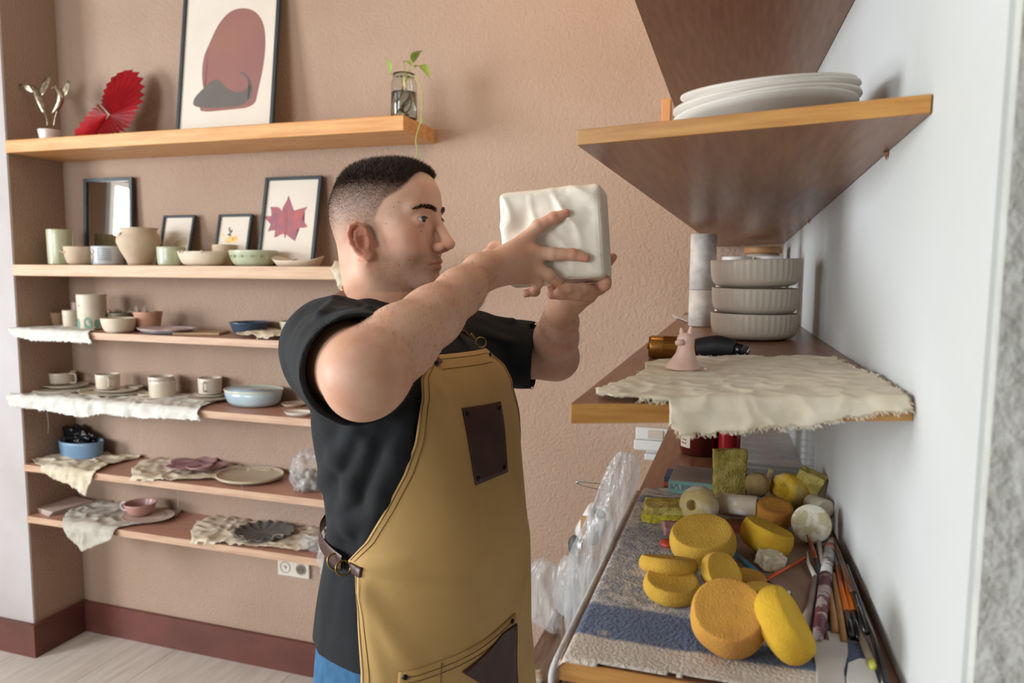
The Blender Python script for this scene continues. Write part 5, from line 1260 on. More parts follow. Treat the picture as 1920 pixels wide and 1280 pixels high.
# ------------------------------------------------------------------ skin
def head_prims():
    Pm = []
    def E(x, y, z, rx, ry, rz, k=.02, op='u'): Pm.append(ell(hp(x, y, z), (rx, ry, rz), HR, k, op))
    def Cn(a, b, ra, rb, k=.012, op='u'): Pm.append(cone(hp(*a), hp(*b), ra, rb, k, op))
    E(-.012, 0, .022, .098, .0765, .077)
    E(-.045, 0, -.012, .054, .060, .058, .03)
    E(.034, 0, .036, .0565, .062, .055, .03)
    E(.034, 0, -.034, .052, .060, .066, .025)
    E(.036, 0, -.076, .053, .046, .040, .025)
    for s in (-1, 1):
        Cn((-.004, s*.054, -.058), (.070, s*.017, -.106), .015, .015, .022)
        E(.054, s*.047, -.030, .028, .018, .018, .022)
        E(.058, s*.036, -.052, .026, .020, .024, .02)
        Cn((.086, s*.012, .017), (.070, s*.046, .017), .0085, .008, .014)
    E(.084, 0, -.106, .015, .021, .015, .014)
    for s in (-1, 1): E(.098, s*.034, -.003, .017, .0195, .0125, .012, 's')
    Cn((.087, 0, .010), (.111, 0, -.032), .0078, .0098, .010)
    E(.1160, 0, -.0410, .0130, .0118, .0105, .007)
    for s in (-1, 1): E(.103, s*.0128, -.0475, .0115, .0062, .0078, .005)
    E(.104, 0, -.052, .0095, .004, .005, .004)
    for s in (-1, 1): E(.1075, s*.0068, -.0545, .0060, .0030, .0040, .0025, 's')
    E(.070, 0, -.074, .030, .030, .024, .014)
    for s in (-1, 1):
        Cn((.0990, 0, -.0705), (.0955, s*.011, -.0710), .0042, .0040, .004); Cn((.0955, s*.011, -.0710), (.0845, s*.024, -.0765), .0040, .0014, .004)
        Cn((.0970, 0, -.0815), (.0930, s*.011, -.0812), .0050, .0046, .004); Cn((.0930, s*.011, -.0812), (.0840, s*.022, -.0778), .0046, .0012, .004)
    for s in (-1, 1):
        Cn((.1035, 0, -.0765), (.0985, s*.012, -.0765), .0009, .0009, .0022, 's'); Cn((.0985, s*.012, -.0765), (.0860, s*.026, -.0782), .0009, .0008, .0022, 's')
    E(.1015, 0, -.0930, .006, .015, .0042, .008, 's')
    for s in (-1, 1):
        E(.0765, s*.0345, -.0015, .0137, .0137, .0137, .004)
        Cn((.0885, s*.020, .0045), (.0862, s*.045, .0010), .0022, .0018, .004)
        E(.0885, s*.0350, -.0010, .0105, .0162, .0049, .0012, 's')
    # ears
    for s in (-1, 1):
        up = (HZ*.97-HX*.22).normalized(); bk = (-HX*.86+HY*s*.50-HZ*.12).normalized(); bk = (bk-up*bk.dot(up)).normalized(); out = up.cross(bk)*(1 if up.cross(bk).dot(HY)*s > 0 else -1)
        o = hp(.006, s*.0730, -.039); ER = np.array([npv(bk), npv(up), npv(out)]).T
        q = lambda b, u, w=0: o+bk*b+up*u+out*w
        Pm.append(ell(q(.017, .002, -.001), (.0165, .028, .0036), ER, .006))
        Pm.append(ell(q(.008, .002, -.008), (.010, .022, .010), ER, .008))
        hx = [(.004, .004, .001), (.003, .015, .001), (.008, .026, .002), (.018, .0315, .003), (.028, .027, .004), (.0335, .015, .004), (.0325, .001, .003), (.027, -.011, .002), (.020, -.020, .001)]
        Pm.extend(chainp([q(*v) for v in hx], [.0026, .003, .0034, .0036, .0038, .0038, .0036, .0033, .003], .002))
        Pm.append(ell(q(.010, -.0245, .0005), (.009, .0095, .0042), ER, .004))
        Pm.extend(chainp([q(.012, .020, .001), q(.022, .017, .0015), q(.0245, .005, .002), q(.020, -.009, .0015), q(.012, -.015, .001)], [.0022, .0028, .003, .0028, .0026], .002))
        Pm.append(ell(q(.012, -.001, .0035), (.0085, .0115, .0058), ER, .003, 's'))
        Pm.append(ell(q(.003, -.004, .001), (.0045, .0065, .0045), ER, .003))
    return Pm
skin = head_prims()
nk = hp(-.030, 0, -.075)
skin += [cone(hp(-.028, 0, -.045), nk, .051, .052, .03), cone(nk, NB+TX*.005, .053, .057, .03), cone(NB+TX*.005, NB-TZv*.06+TX*.01, .062, .08, .03)]
for s in (-1, 1): skin.append(cone(hp(-.022, s*.050, -.060), NB+TX*.055+TY*s*.02-TZv*.035, .013, .012, .022))
skin.append(ell(hp(.026, 0, -.125), (.012, .012, .016), HR, .02))
skin += [cone(NB-TZv*.02, shR, .055, .050, .04), cone(NB-TZv*.02, shL, .055, .050, .04)]
AX = [(1.56, J(694, 600, 1.27)), (1.47, J(752, 640, 1.25)), (1.41, J(776, 720, 1.235)), (1.25, J(793, 900, 1.235)), (1.15, J(803, 1000, 1.235)), (1.08, J(797, 1070, 1.235)), (.98, J(792, 1180, 1.235)), (.80, J(790, 1380, 1.235))]
AZ = np.array([a[0] for a in AX])[::-1]; AXx = np.array([a[1].x for a in AX])[::-1]; AXy = np.array([a[1].y for a in AX])[::-1]
TA_z = [.80, .98, 1.08, 1.17, 1.25, 1.36, 1.44, 1.49, 1.54]; TA_a = [.195, .186, .178, .166, .168, .184, .176, .13, .07]; TA_b = [.158, .154, .152, .146, .146, .140, .128, .100, .06]
def axis(z): return np.interp(z, AZ, AXx), np.interp(z, AZ, AXy)
def smooth_interp(z, zs, vs):
    return (np.interp(z-.02, zs, vs)+np.interp(z, zs, vs)*2+np.interp(z+.02, zs, vs))/4
def stack(off, z0, z1, k=.03, op='u', n=2.4):
    def f(P):
        z = P[..., 2]; cx, cy = axis(z); q0 = (P[..., 0]-cx); q1 = (P[..., 1]-cy)
        f_ = q0*TX.x+q1*TX.y; l_ = q0*TY.x+q1*TY.y
        a = smooth_interp(z, TA_z, TA_a)+off; b = smooth_interp(z, TA_z, TA_b)+off
        g = ((np.abs(f_)/b)**n+(np.abs(l_)/a)**n)**(1/n); d = (g-1)*np.minimum(a, b)
        return np.maximum(np.maximum(d, z-z1), z0-z)
    zc = (z0+z1)/2; cx, cy = axis(zc)
    return Prim(f, (cx, cy, zc), math.hypot((z1-z0)/2, .24), k, op)
skin.append(stack(-.022, .92, 1.50, .04))
mU = shR.lerp(elR, .55); eb = elR
skin += [cone(shR, mU, .058, .061, .03), cone(mU, elR, .061, .051, .03)]
fR = [elR, J(752, 640, .935), J(812, 592, .985), J(862, 548, 1.035), wrR]
skin += [cone(fR[0], fR[1], .0475, .0455, .02), cone(fR[1], fR[2], .0455, .0385, .02), cone(fR[2], fR[3], .0385, .0315, .02), cone(fR[3], fR[4], .0315, .0265, .02)]
skin.append(ell(J(672, 738, .870), (.020, .020, .020), None, .03))
mL = shL.lerp(elL, .5)
skin += [cone(shL, mL, .056, .052, .03), cone(mL, elL, .052, .043, .03)]
fL = [elL, J(1043, 632, 1.335), J(1050, 604, 1.27), wrL]
skin += [cone(fL[0], fL[1], .040, .038, .02), cone(fL[1], fL[2], .038, .029, .02), cone(fL[2], fL[3], .030, .0235, .02)]
# right hand: spread on the front of the block
fin = {'index': [K(984, 452, .018), K(1008, 424, .013), K(1038, 408, .0095), K(1061, 400, .0065)],
       'middle': [K(998, 474, .019), K(1036, 476, .013), K(1074, 477, .0095), K(1098, 483, .0065)],
       'ring': [K(996, 497, .018), K(1029, 515, .012), K(1046, 531, -.002), K(1045, 546, -.018)],
       'pinky': [K(984, 517, .015), K(1008, 531, .008), K(1003, 546, -.006), K(986, 550, -.004)]}
frad = {'index': [.0118, .0094, .0084, .0070], 'middle': [.0120, .0098, .0086, .0072], 'ring': [.0115, .0092, .0082, .0070], 'pinky': [.0100, .0082, .0074, .0064]}
w0 = wrR
for nm, P in fin.items():
    skin.append(cone(w0, P[0], .021, .0125 if nm != 'pinky' else .0115, .014))
    R = frad[nm]
    skin += [cone(P[0], P[1], R[0], R[1], .007), cone(P[1], P[2], R[1], R[2], .003), cone(P[2], P[3], R[2], R[3], .003)]
    skin.append(ell(P[1], (R[1]*1.07,)*3, None, .003)); skin.append(ell(P[2], (R[2]*1.05,)*3, None, .003))
thR = [J(914, 502, 1.085), J(918, 482, 1.125), J(928, 466, 1.185), K(955, 462, -.091)]
skin += [cone(w0, thR[0], .020, .019, .014)]+chainp(thR, [.018, .0135, .0115, .009], .006)
# left hand: under the block, fingertips curling up to the front
pL = [J(1066, 566, 1.190), J(1088, 552, 1.175)]
skin += [cone(wrL, pL[0], .0235, .022, .014), cone(pL[0], pL[1], .021, .017, .014)]
finL = {'a': ([J(1112, 545, 1.165), J(1092, 541, 1.135), J(1064, 541, 1.117), J(1048, 546, 1.112)], [.0100, .0090, .0080, .0070]),
        'b': ([J(1104, 556, 1.160), J(1080, 553, 1.132), J(1052, 552, 1.118), J(1034, 553, 1.116)], [.0100, .0088, .0078, .0066]),
        'c': ([J(1100, 548, 1.185), J(1124, 540, 1.165), J(1134, 533, 1.150), J(1137, 526, 1.142)], [.0110, .0105, .0100, .0085]),
        'd': ([J(1092, 552, 1.205), J(1102, 548, 1.235), J(1126, 512, 1.238), J(1149, 482, 1.205)], [.0110, .0095, .0085, .0070]),
        'e': ([J(1080, 558, 1.205), J(1066, 548, 1.225), J(1050, 544, 1.225), J(1034, 540, 1.222)], [.0105, .0090, .0082, .0070])}
for P, R in finL.values():
    skin.append(cone(pL[0], P[0], .018, R[0], .012)); skin += chainp(P, R, .004)
V, Q = polygonise(skin, .0017)
def relax(V, Q, it, f=.5):
    E_ = np.vstack([Q[:, [0, 1]], Q[:, [1, 2]], Q[:, [2, 3]], Q[:, [3, 0]]]); n = len(V); V = V.astype('f8')
    deg = np.bincount(E_[:, 0], minlength=n)+np.bincount(E_[:, 1], minlength=n); deg = np.maximum(deg, 1)
    for k_ in range(it):
        S_ = np.stack([np.bincount(E_[:, 0], V[E_[:, 1], i], n)+np.bincount(E_[:, 1], V[E_[:, 0], i], n) for i in range(3)], 1)/deg[:, None]
        V = V+(S_-V)*(f if k_ % 2 == 0 else -f*.96)
    return V.astype('f4')
V = relax(V, Q, 6)
person = thing('person', 'young man in black t-shirt and tan apron holding up a white plaster block', 'person', (axis(.9)[0], axis(.9)[1], 0))
PO = np.array(person.location, 'f4')
# colour of the skin by place
loc = (V-npv(HC))@HR; X, Y, Z = loc.T
def ss(a, b, x): t = np.clip((x-a)/(b-a), 0, 1); return t*t*(3-2*t)
def lin(h): return np.array(srgb(h)[:3])
onhead = (np.abs(Y) < .1) & (X > -.13) & (Z > -.125) & (X < .14) & (X*.35+Z > -.135)
rs = np.random.RandomState(3); nz = rs.rand(len(V))
C = np.tile(lin('DDB49C'), (len(V), 1))
def mixin(w, c): 
    global C
    w = np.clip(w, 0, 1)[:, None]; C = C*(1-w)+lin(c)*w
mixin(.5*np.exp(-(((X-.112)/.014)**2+((Y)/.016)**2+((Z+.044)/.013)**2))*onhead, 'C2785F')
for s in (-1, 1): mixin(.35*np.exp(-(((X-.075)/.03)**2+((Y-s*.045)/.02)**2+((Z+.035)/.02)**2))*onhead, 'C88468')
ear = ((((X+.012)/.026)**2+((Z+.039)/.037)**2) < 1) & (np.abs(Y) > .0735); mixin(.55*ear, 'C8755C')
lip = np.exp(-(((X-.097)/.011)**4+(Y/.0235)**4+((Z+.0765)/.0080)**4)); mixin(.75*lip*onhead, 'B07062')
# stubble: jaw, chin, upper lip
jaw = ss(-.045, -.075, Z)*ss(.0, .03, X+.0)*onhead; jaw = jaw*(1-.9*lip)*ss(-.128, -.100, Z+.35*X); mixin((.28+.25*nz)*jaw, '7D6A5E')
mous = np.exp(-(((Z+.062)/.006)**2+(Y/.024)**2))*(X > .08); mixin(.3*mous*onhead, '7D6457')
side = ss(.035, .01, X)*ss(-.075, -.03, Z)*(~ear)*onhead
# scalp hair
hl = .083-1.1*np.clip(.088-Z, 0, .02)-.45*np.clip(.068-Z, 0, .04)-.62*np.clip(.045-Z, 0, .05)+.006*np.sin(Y*90)
hl = np.where(Z > .088, .083+0*Z, hl)
infr = ss(.004, -.004, X-hl)
dens = np.clip(ss(-.050, .068, Z+.35*np.clip(-X-.05, 0, .05)), 0, 1)*infr*onhead*(~ear)
mixin(dens**.65*(.72+.28*nz), '43372F')
mixin(.16*side*(1-dens), '8F7B70')
tipd = np.zeros(len(V))
for P in [fin[k][-1] for k in fin]+[v[0][-1] for v in finL.values()]+[fin[k][2] for k in fin]: tipd = np.maximum(tipd, np.exp(-(np.linalg.norm(V-npv(P), axis=1)/.013)**2))
mixin(.45*tipd, 'C0705A')
for k in fin: mixin(.35*np.exp(-(np.linalg.norm(V-npv(fin[k][0]), axis=1)/.014)**2), 'C4856C')
for P_, R_, c_ in [(fin[k], frad[k][3], 'D8A090') for k in ('index', 'middle')]+[(fin['pinky'], .0064, 'E8C4B8')]+[(finL[k][0], .007, 'D8A090') for k in 'ab']:
    dr_ = (P_[3]-P_[2]).normalized(); vw = (CAM-P_[3]).normalized(); nn_ = (vw-dr_*vw.dot(dr_)).normalized(); q_ = npv(P_[3]+dr_*.0015+nn_*R_*.9)
    dd_ = V-q_; al = dd_@npv(dr_); sd_ = np.linalg.norm(dd_-al[:, None]*npv(dr_), axis=1); mixin(.85*ss(1.15, .85, np.sqrt((al/.0058)**2+(sd_/.0044)**2)), c_)
armr = ss(.05, .0, np.linalg.norm(V-npv(elR), axis=1)-.02); mixin(.35*armr, 'CC8A74')
for (px, py) in ((757, 342), (747, 379), (738, 388), (790, 433), (768, 487), (748, 497), (724, 420)):
    d = ray(px, py); c = HC+HY*-.05; 
    dv = np.linalg.norm(np.cross(V-npv(CAM), npv(d.normalized())), axis=1); mixin(.7*(dv < .0013)*onhead*(X > 0)*(Y < 0), '6A4234')
m_skin = mat('skin', 'D3A68C', .5, 'F1E0D8', 22, (.35, .68), attr='Col', bump=.25, bs=420, bd=.0012, sss=.12, sssr=(.012, .005, .003), spec=.35)
body = mesh('body', V-PO, Q, m_skin, person, True); addcol(body, C)


# eyes
for s in (-1, 1):
    c = hp(.0765, s*.0345, -.0015); gz = (HX*1.0-HY*.10-HZ*.02).normalized()
    prof = [(.0124*math.sin(a), .0124*math.cos(a)) for a in np.linspace(0, math.pi, 60)]
    o = lathe('eyeball', prof, mat('eyeball', 'D8D0CA', .12, 'FFFFFF', 5, (2, 3), attr='Col', spec=.6), person, n=40)
    cols = []
    for v in o.data.vertices:
        a = math.acos(max(-1, min(1, v.co.z/.0124))); cols.append(lin('0A0808') if a < .19 else lin('3D2A1E') if a < .42 else lin('1E1612') if a < .48 else lin('D6CCC6'))
    addcol(o, np.array(cols)); o.rotation_euler = Vector((0, 0, 1)).rotation_difference(gz).to_euler(); o.location = c-person.location
    # lashes along the upper lid
    P = [hp(.0765, s*.0345, -.0015)+HX*(.0140*math.cos(t_)*math.cos(.27))+HY*(.0140*math.sin(t_))+HZ*(.0042*math.cos(t_*1.5)+.0001) for t_ in np.linspace(-.78, .78, 15)]
    tube('eyelashes', [p-person.location for p in P], .00075, mat('lash', '1E1512', .7), person, n=6)

# hair and brows: short strands standing on the skin mesh
def strands(name, idx, length, direc, wid, m, jit=.25, seed=1, curl=0):
    rng = np.random.RandomState(seed); Pn = V[idx]; nn = len(idx)
    D = direc+rng.normal(0, jit, (nn, 3)); D /= np.linalg.norm(D, axis=1, keepdims=True)
    Lh = length*(.75+.5*rng.rand(nn)); S = np.cross(D, rng.normal(0, 1, (nn, 3))); S /= np.linalg.norm(S, axis=1, keepdims=True)
    Pn = Pn+rng.normal(0, .0006, Pn.shape)-D*.0008
    a = Pn-S*wid; b = Pn+S*wid; T = Pn+D*Lh[:, None]; c = Pn+D*(Lh*.6)[:, None]
    vv = np.stack([a, b, c+S*wid*.7, c-S*wid*.7, T], 1).reshape(-1, 3); k = np.arange(nn)[:, None]*5
    F_ = np.vstack([np.hstack([k, k+1, k+2, k+3]), np.hstack([k+3, k+2, k+4, k+4])])
    F4 = np.hstack([k, k+1, k+2, k+3]); me = bpy.data.meshes.new(name)
    F3 = np.hstack([k+3, k+2, k+4]); nl = F4.size+F3.size
    vv = vv-PO; me.vertices.add(len(vv)); me.vertices.foreach_set('co', vv.astype('f4').ravel()); me.loops.add(nl)
    me.loops.foreach_set('vertex_index', np.concatenate([F4.ravel(), F3.ravel()]).astype('i4')); me.polygons.add(len(F4)+len(F3))
    me.polygons.foreach_set('loop_start', np.concatenate([np.arange(0, F4.size, 4), F4.size+np.arange(0, F3.size, 3)]).astype('i4')); me.update(calc_edges=True)
    me.materials.append(m); o = bpy.data.objects.new(name, me); COL.objects.link(o); o.parent = person; return o
nrm = np.zeros((len(V), 3), 'f4'); body.data.vertices.foreach_get('co', np.zeros(len(V)*3, 'f4')); me_n = np.empty(len(V)*3, 'f4'); body.data.vertex_normals.foreach_get('vector', me_n); nrm = me_n.reshape(-1, 3)
m_hair = mat('hair', '3D3028', .6, '54443A', 200, spec=.4)
rng = np.random.RandomState(5)
cand = np.nonzero(dens > .25)[0]
topw = ss(.045, .085, Z)*infr
pick = rng.choice(cand, 48000, p=dens[cand]**1.6/np.sum(dens[cand]**1.6)); ln = .0018+.0115*topw[pick]
dr = nrm[pick]*.75+npv(HX)*(.55*topw[pick][:, None])+npv(HZ)*(.15)-npv(HZ)*(.45*(1-topw[pick])[:, None])
h_ = strands('hair', pick, ln, dr, .00027, m_hair, .28, 6); h_['label'] = 'short dark brown hair faded at the sides'
bw_ = np.zeros(len(V))
for s in (-1, 1):
    bc = np.interp(Y*s, [.010, .024, .040, .054], [.0165, .0200, .0200, .0145]); th_ = np.interp(Y*s, [.008, .014, .040, .054], [.0026, .0036, .0028, .0014])
    bw_ = np.maximum(bw_, (np.abs(Z-bc) < th_)*(Y*s > .009)*(Y*s < .054)*(X > .035))
ib = np.nonzero(bw_*onhead > 0)[0]; ib = rng.choice(ib, 1500)
sg_ = np.sign(Y[ib])[:, None]
strands('eyebrows', ib, np.full(len(ib), .0055), nrm[ib]*.28+npv(HY)*sg_*.9+npv(HZ)*.15, .00036, m_hair, .18, 9)

# fine hair on the forearms
def arm_hair(a, b, n, seed):
    a_, b_ = npv(a), npv(b); ax_ = (b_-a_)/np.linalg.norm(b_-a_); t_ = (V-a_)@ax_; L_ = np.linalg.norm(b_-a_)
    rad = np.linalg.norm(V-a_-t_[:, None]*ax_, axis=1); c_ = np.nonzero((t_ > .02) & (t_ < L_*1.02) & (rad < .062))[0]
    c_ = np.random.RandomState(seed).choice(c_, n); perp = np.cross(nrm[c_], ax_)
    strands('arm_hair', c_, np.full(n, .0065), nrm[c_]*.35+ax_*.55+perp*.5, .00010, mat('arm_hair', '6A4A36', .6), .18, seed)
arm_hair(elR, wrR, 2600, 21); arm_hair(elL, wrL, 1200, 22)

# ------------------------------------------------------------------ t-shirt
def wob3(P, s, ph): 
    x, y, z = P[..., 0]*s, P[..., 1]*s, P[..., 2]*s
    return (np.sin(x*1.3+1.7*np.sin(y*.9+ph)+ph)+np.sin(y*1.7+1.3*np.sin(z*1.1+ph*2))+np.sin(z*1.5+1.9*np.sin(x*1.2+ph*3)))/3
sh = [stack(0, 1.003, 1.505, .03)]
sh += [cone(NB+TX*.01-TZv*.028, shR+TX*.0, .062, .072, .045), cone(NB+TX*.01-TZv*.028, shL, .062, .074, .045)]
cR = shR.lerp(elR, .80); uR = (elR-shR).normalized(); cL = shL.lerp(elL, .80); uL = (elL-shL).normalized()
sh += [cone(shR, cR, .077, .0725, .03), cone(cR, cR+uR*.05, .0725, .0725, .004), cone(shL, cL, .078, .066, .03), cone(cL, cL+uL*.05, .066, .066, .004)]
folds = [((690, 838, 1.14), (640, 985, 1.16), .010), ((735, 850, 1.10), (690, 1010, 1.10), .010), ((665, 810, 1.14), (608, 905, 1.20), .010), ((760, 800, 1.09), (742, 905, 1.08), .009), ((620, 1010, 1.20), (700, 960, 1.09), .009)]
def radial_on(px, py, off=0):
    """point of the shirt's torso surface seen at a pixel"""
    d = ray(px, py); ts = np.linspace(.8, 1.6, 800); P = npv(CAM)+ts[:, None]*npv(d); v = stack(off, .3, 1.6).f(P); i = np.nonzero(v < 0)[0]
    return Vector(P[i[0]]) if len(i) else None
for a, b, r in folds:
    A, B_ = radial_on(a[0], a[1], -.004), radial_on(b[0], b[1], -.004)
    if A is not None and B_ is not None:
        mid = radial_on((a[0]+b[0])/2, (a[1]+b[1])/2, -.002) or (A+B_)/2; sh += [cone(A, mid, r*.5, r*1.1, .022), cone(mid, B_, r*1.1, r*.5, .022)]
# creases on the sleeves
for k_, (f0, f1, rr, an) in enumerate(((.05, .6, .006, .6), (.0, .62, .006, 1.3), (.1, .6, .005, 2.1), (.0, .55, .006, 2.9), (.1, .6, .006, 3.7))):
    for (S0, E0, u_, R0) in ((shR, elR, uR, .078), (shL, elL, uL, .072)):
        a_ = u_.orthogonal().normalized(); b_ = u_.cross(a_); w = lambda q: (a_*math.cos(q)+b_*math.sin(q))
        sh.append(cone(S0.lerp(E0, f0)+w(an*1.1)*R0, S0.lerp(E0, f1)+w(an*1.1+.5)*(R0-.001), rr*.6, rr, .014))
subs = [cone(hp(-.028, 0, -.045), NB+TX*.006+TZv*.012, .060, .066, .004, 's'), cone(NB+TX*.006+TZv*.012, NB+TX*.03-TZv*.030, .066, .050, .006, 's')]
gap = .006
subs += [cone(cR-uR*.03, cR+uR*.0, .060, .0670, .004, 's'), cone(cR, cR+uR*.16, .0670, .0670, .004, 's'), cone(cL-uL*.03, cL, .058, .0615, .004, 's'), cone(cL, cL+uL*.16, .0615, .0615, .004, 's')]
planes = [(npv(cR+uR*.012), npv(uR), .13), (npv(cL+uL*.004), npv(uL), .11)]
def spost(D, P):
    D = D-.0030*wob3(P*np.array([1, 1, .35], 'f4'), 24, 1.3)-.0016*wob3(P*np.array([1, 1, .3], 'f4'), 70, .4)
    for o_, u_, rr in planes:
        q = P-o_; ax_ = q@u_; rad = np.linalg.norm(q-ax_[..., None]*u_, axis=-1)
        D = np.where((rad < rr) & (ax_ > -.1), np.maximum(D, ax_), D)
    return D
V2, Q2 = polygonise(sh+subs, .0030, post=spost)
m_shirt = mat('black_cotton', '0E1216', .88, '13181D', 30, bump=.3, bs=900, bd=.0006, sheen=.02)
mesh('t_shirt', V2-PO, Q2, m_shirt, person, True)
# cuff hem seams
def ringp(c, u_, R, n=60):
    a_ = u_.orthogonal().normalized(); b_ = u_.cross(a_); return [c+(a_*math.cos(t)+b_*math.sin(t))*R for t in np.linspace(0, 2*math.pi, n+1)[:-1]]

# ------------------------------------------------------------------ jeans and shoes (below the picture, so he stands)
m_jean = mat('blue_denim', '28567C', .85, '34688F', 60, bump=.4, bs=700, bd=.0006)
jn = [stack(-.006, .86, 1.05, .03)]
hipc = Vector((*axis(.9), .9))
for s in (-1, 1):
    h0 = hipc+TY*s*.085-TZv*.02; k0 = Vector((h0.x, h0.y, .50))+TX*.01; f0 = Vector((h0.x, h0.y, .07))-TX*.01
    jn += [cone(h0, k0, .105, .080, .03), cone(k0, f0, .080, .070, .03)]
V3, Q3 = polygonise(jn, .006, post=lambda D, P: np.maximum(D-.003*wob3(P, 22, 2.2), .055-P[..., 2]))
mesh('jeans', V3-PO, Q3, m_jean, person, True)
for s in (-1, 1):
    f0 = hipc+TY*s*.085; f0 = Vector((f0.x, f0.y, .0)); bm = bmesh.new(); bmesh.ops.create_icosphere(bm, subdivisions=4, radius=1)
    for v in bm.verts:
        c = v.co.copy(); q = TX*(c.x*.145+.045)+TY*(c.y*.05*(1-.15*c.x)); zz = .002 if c.z < -.25 else .045+c.z*.05*(1.2-.5*c.x); v.co = f0+q+Vector((0, 0, max(zz, .002)))-person.location
    frombm('shoe', bm, mat('dark_shoe', '2A2A2E', .6), person, smooth=True)

# ------------------------------------------------------------------ the block itself
bm = bmesh.new(); bmesh.ops.create_cube(bm, size=1)
for v in bm.verts:
    v.co = Vector((v.co.x*BW, v.co.y*BH, v.co.z*BT)); 
    if v.co.z < 0: v.co.x *= 1.045; v.co.y *= 1.03
bmesh.ops.bevel(bm, geom=list(bm.edges), offset=.011, segments=4, profile=.5, affect='EDGES')
bmesh.ops.triangulate(bm, faces=bm.faces)
for _ in range(5):
    lg = [e for e in bm.edges if e.calc_length() > .0028]
    if not lg: break
    bmesh.ops.subdivide_edges(bm, edges=lg, cuts=1)
    if len(bm.verts) > 60000: break
    bmesh.ops.triangulate(bm, faces=[f for f in bm.faces if len(f.verts) > 3])
bm.normal_update()
for v in bm.verts:
    if v.normal.z > .3 or True:
        c = v.co; g = lambda sx, sy, cx, cy: math.exp(-((c.x-cx)/sx)**2-((c.y-cy)/sy)**2)
        fr = max(0, v.normal.z)
        smear = .5-abs(mn.noise(Vector((c.x*22+c.y*9, c.y*10-c.x*6, 3.1)))*2.2)
        m_ = .0085*max(0, smear)**1.3*1.3*(.25+g(.03, .045, .038, .03)*1.6+g(.03, .045, -.055, .005)*1.3)-.004*g(.012, .02, -.045, .025)-.003*g(.014, .01, -.028, .038)+.003*g(.008, .03, .022, .028)
        pit = -.0016 if mn.noise(c*95) > .52 else 0
        v.co = c+v.normal*(fr*(m_+.0012*mn.noise(c*55))+.0006*mn.noise(c*30)+pit*.6)
blk = frombm('plaster_block', bm, mat('white_plaster_cast', 'F0E8DA', .45, 'E4DBCA', 9, bump=.15, bs=120, bd=.001), None, smooth=True)
Mb = Matrix.Identity(4)
for i in range(3): Mb[i][0] = bX[i]; Mb[i][1] = bZ[i]; Mb[i][2] = bN[i]; Mb[i][3] = (BF-bN*(BT/2))[i]
if Mb.to_3x3().determinant() < 0:
    for i in range(3): Mb[i][0] *= -1
blk.matrix_world = Mb
tag(blk, 'smeared white plaster block held up in both hands of the man', 'plaster block')

# ------------------------------------------------------------------ apron
def apr(th, z, off=.006):
    cx, cy = axis(z); a = smooth_interp(z, TA_z, TA_a)+off; b = smooth_interp(z, TA_z, TA_b)+off; n = 2.4
    ct, st = math.cos(th), math.sin(th); r = ((abs(ct)/b)**n+(abs(st)/a)**n)**(-1/n)
    return Vector((cx, cy, z))+TX*(r*ct)+TY*(r*st)
def inv(px, py, off=.006):
    p = radial_on(px, py, off)
    if p is None: return None
    cx, cy = axis(p.z); q = p-Vector((cx, cy, p.z)); return math.atan2(q.dot(TY), q.dot(TX)), p.z
AZn = [.55, .90, 1.016, 1.10, 1.150, 1.163, 1.199, 1.251, 1.303, 1.348, 1.401, 1.44, 1.463, 1.50]
ATn = [68, 70, 73, 78, 82, 88, 75, 63, 52.5, 46, 41.5, 37, 27, 26]
TCN = 3.0
def half(z): return math.radians(np.interp(z, AZn, ATn)+TCN)
WR = [((-82, 1.155), (-28, 1.135), .0055, 5.0), ((-80, 1.150), (-48, 1.02), .006, 6.0), ((-82, 1.158), (-38, 1.19), .0035, 5.0), ((-78, 1.14), (-62, 1.00), .004, 4.0), ((-30, 1.44), (-18, 1.33), .003, 4.0), ((30, 1.10), (10, .95), .003, 6.0)]
def wrk(thd, z):
    r = 0
    for (a, b, am, w_) in WR:
        ax_, ay = a[0]/57.3*.17, a[1]; bx_, by = b[0]/57.3*.17, b[1]; x, y = thd/57.3*.17, z
        dx, dy = bx_-ax_, by-ay; L2 = dx*dx+dy*dy; t_ = ((x-ax_)*dx+(y-ay)*dy)/L2; tc = max(0, min(1, t_)); d2 = (x-ax_-tc*dx)**2+(y-ay-tc*dy)**2
        r += 1.5*am*math.exp(-d2/(w_*.001*2.2)**2)*(1-.75*tc)*min(1, tc*6+.2)
    return r
def app(thd, z, off=0):
    lift = .007+.014*max(0, min(1, (z-1.40)/.06))+.010*max(0, min(1, (1.0-z)/.2))
    return apr(math.radians(thd), z, lift+off+wrk(thd, z)+.0015*math.sin(thd*.11+z*9))
def edge_th(z, u): return TCN+math.degrees(half(z))*u
ZT, ZB = 1.4685, .62
zs = sorted(set(list(np.linspace(ZB, ZT, 110))+[1.1631, 1.1499])); NU = 64
m_apron = mat('tan_canvas', 'BE9A60', .8, 'B29056', 7, bump=.35, bs=1100, bd=.0004, sheen=.08)
m_stitch = mat('brown_thread', '6B4A26', .8)
m_leather = mat('brown_leather', '4A2A20', .42, '3C2018', 25, bump=.25, bs=180, bd=.0008, spec=.5)
m_brass = mat('aged_brass', '8C7648', .3, metal=.9)
m_rivet = mat('dark_rivet', '1C1B1D', .3, metal=.7)
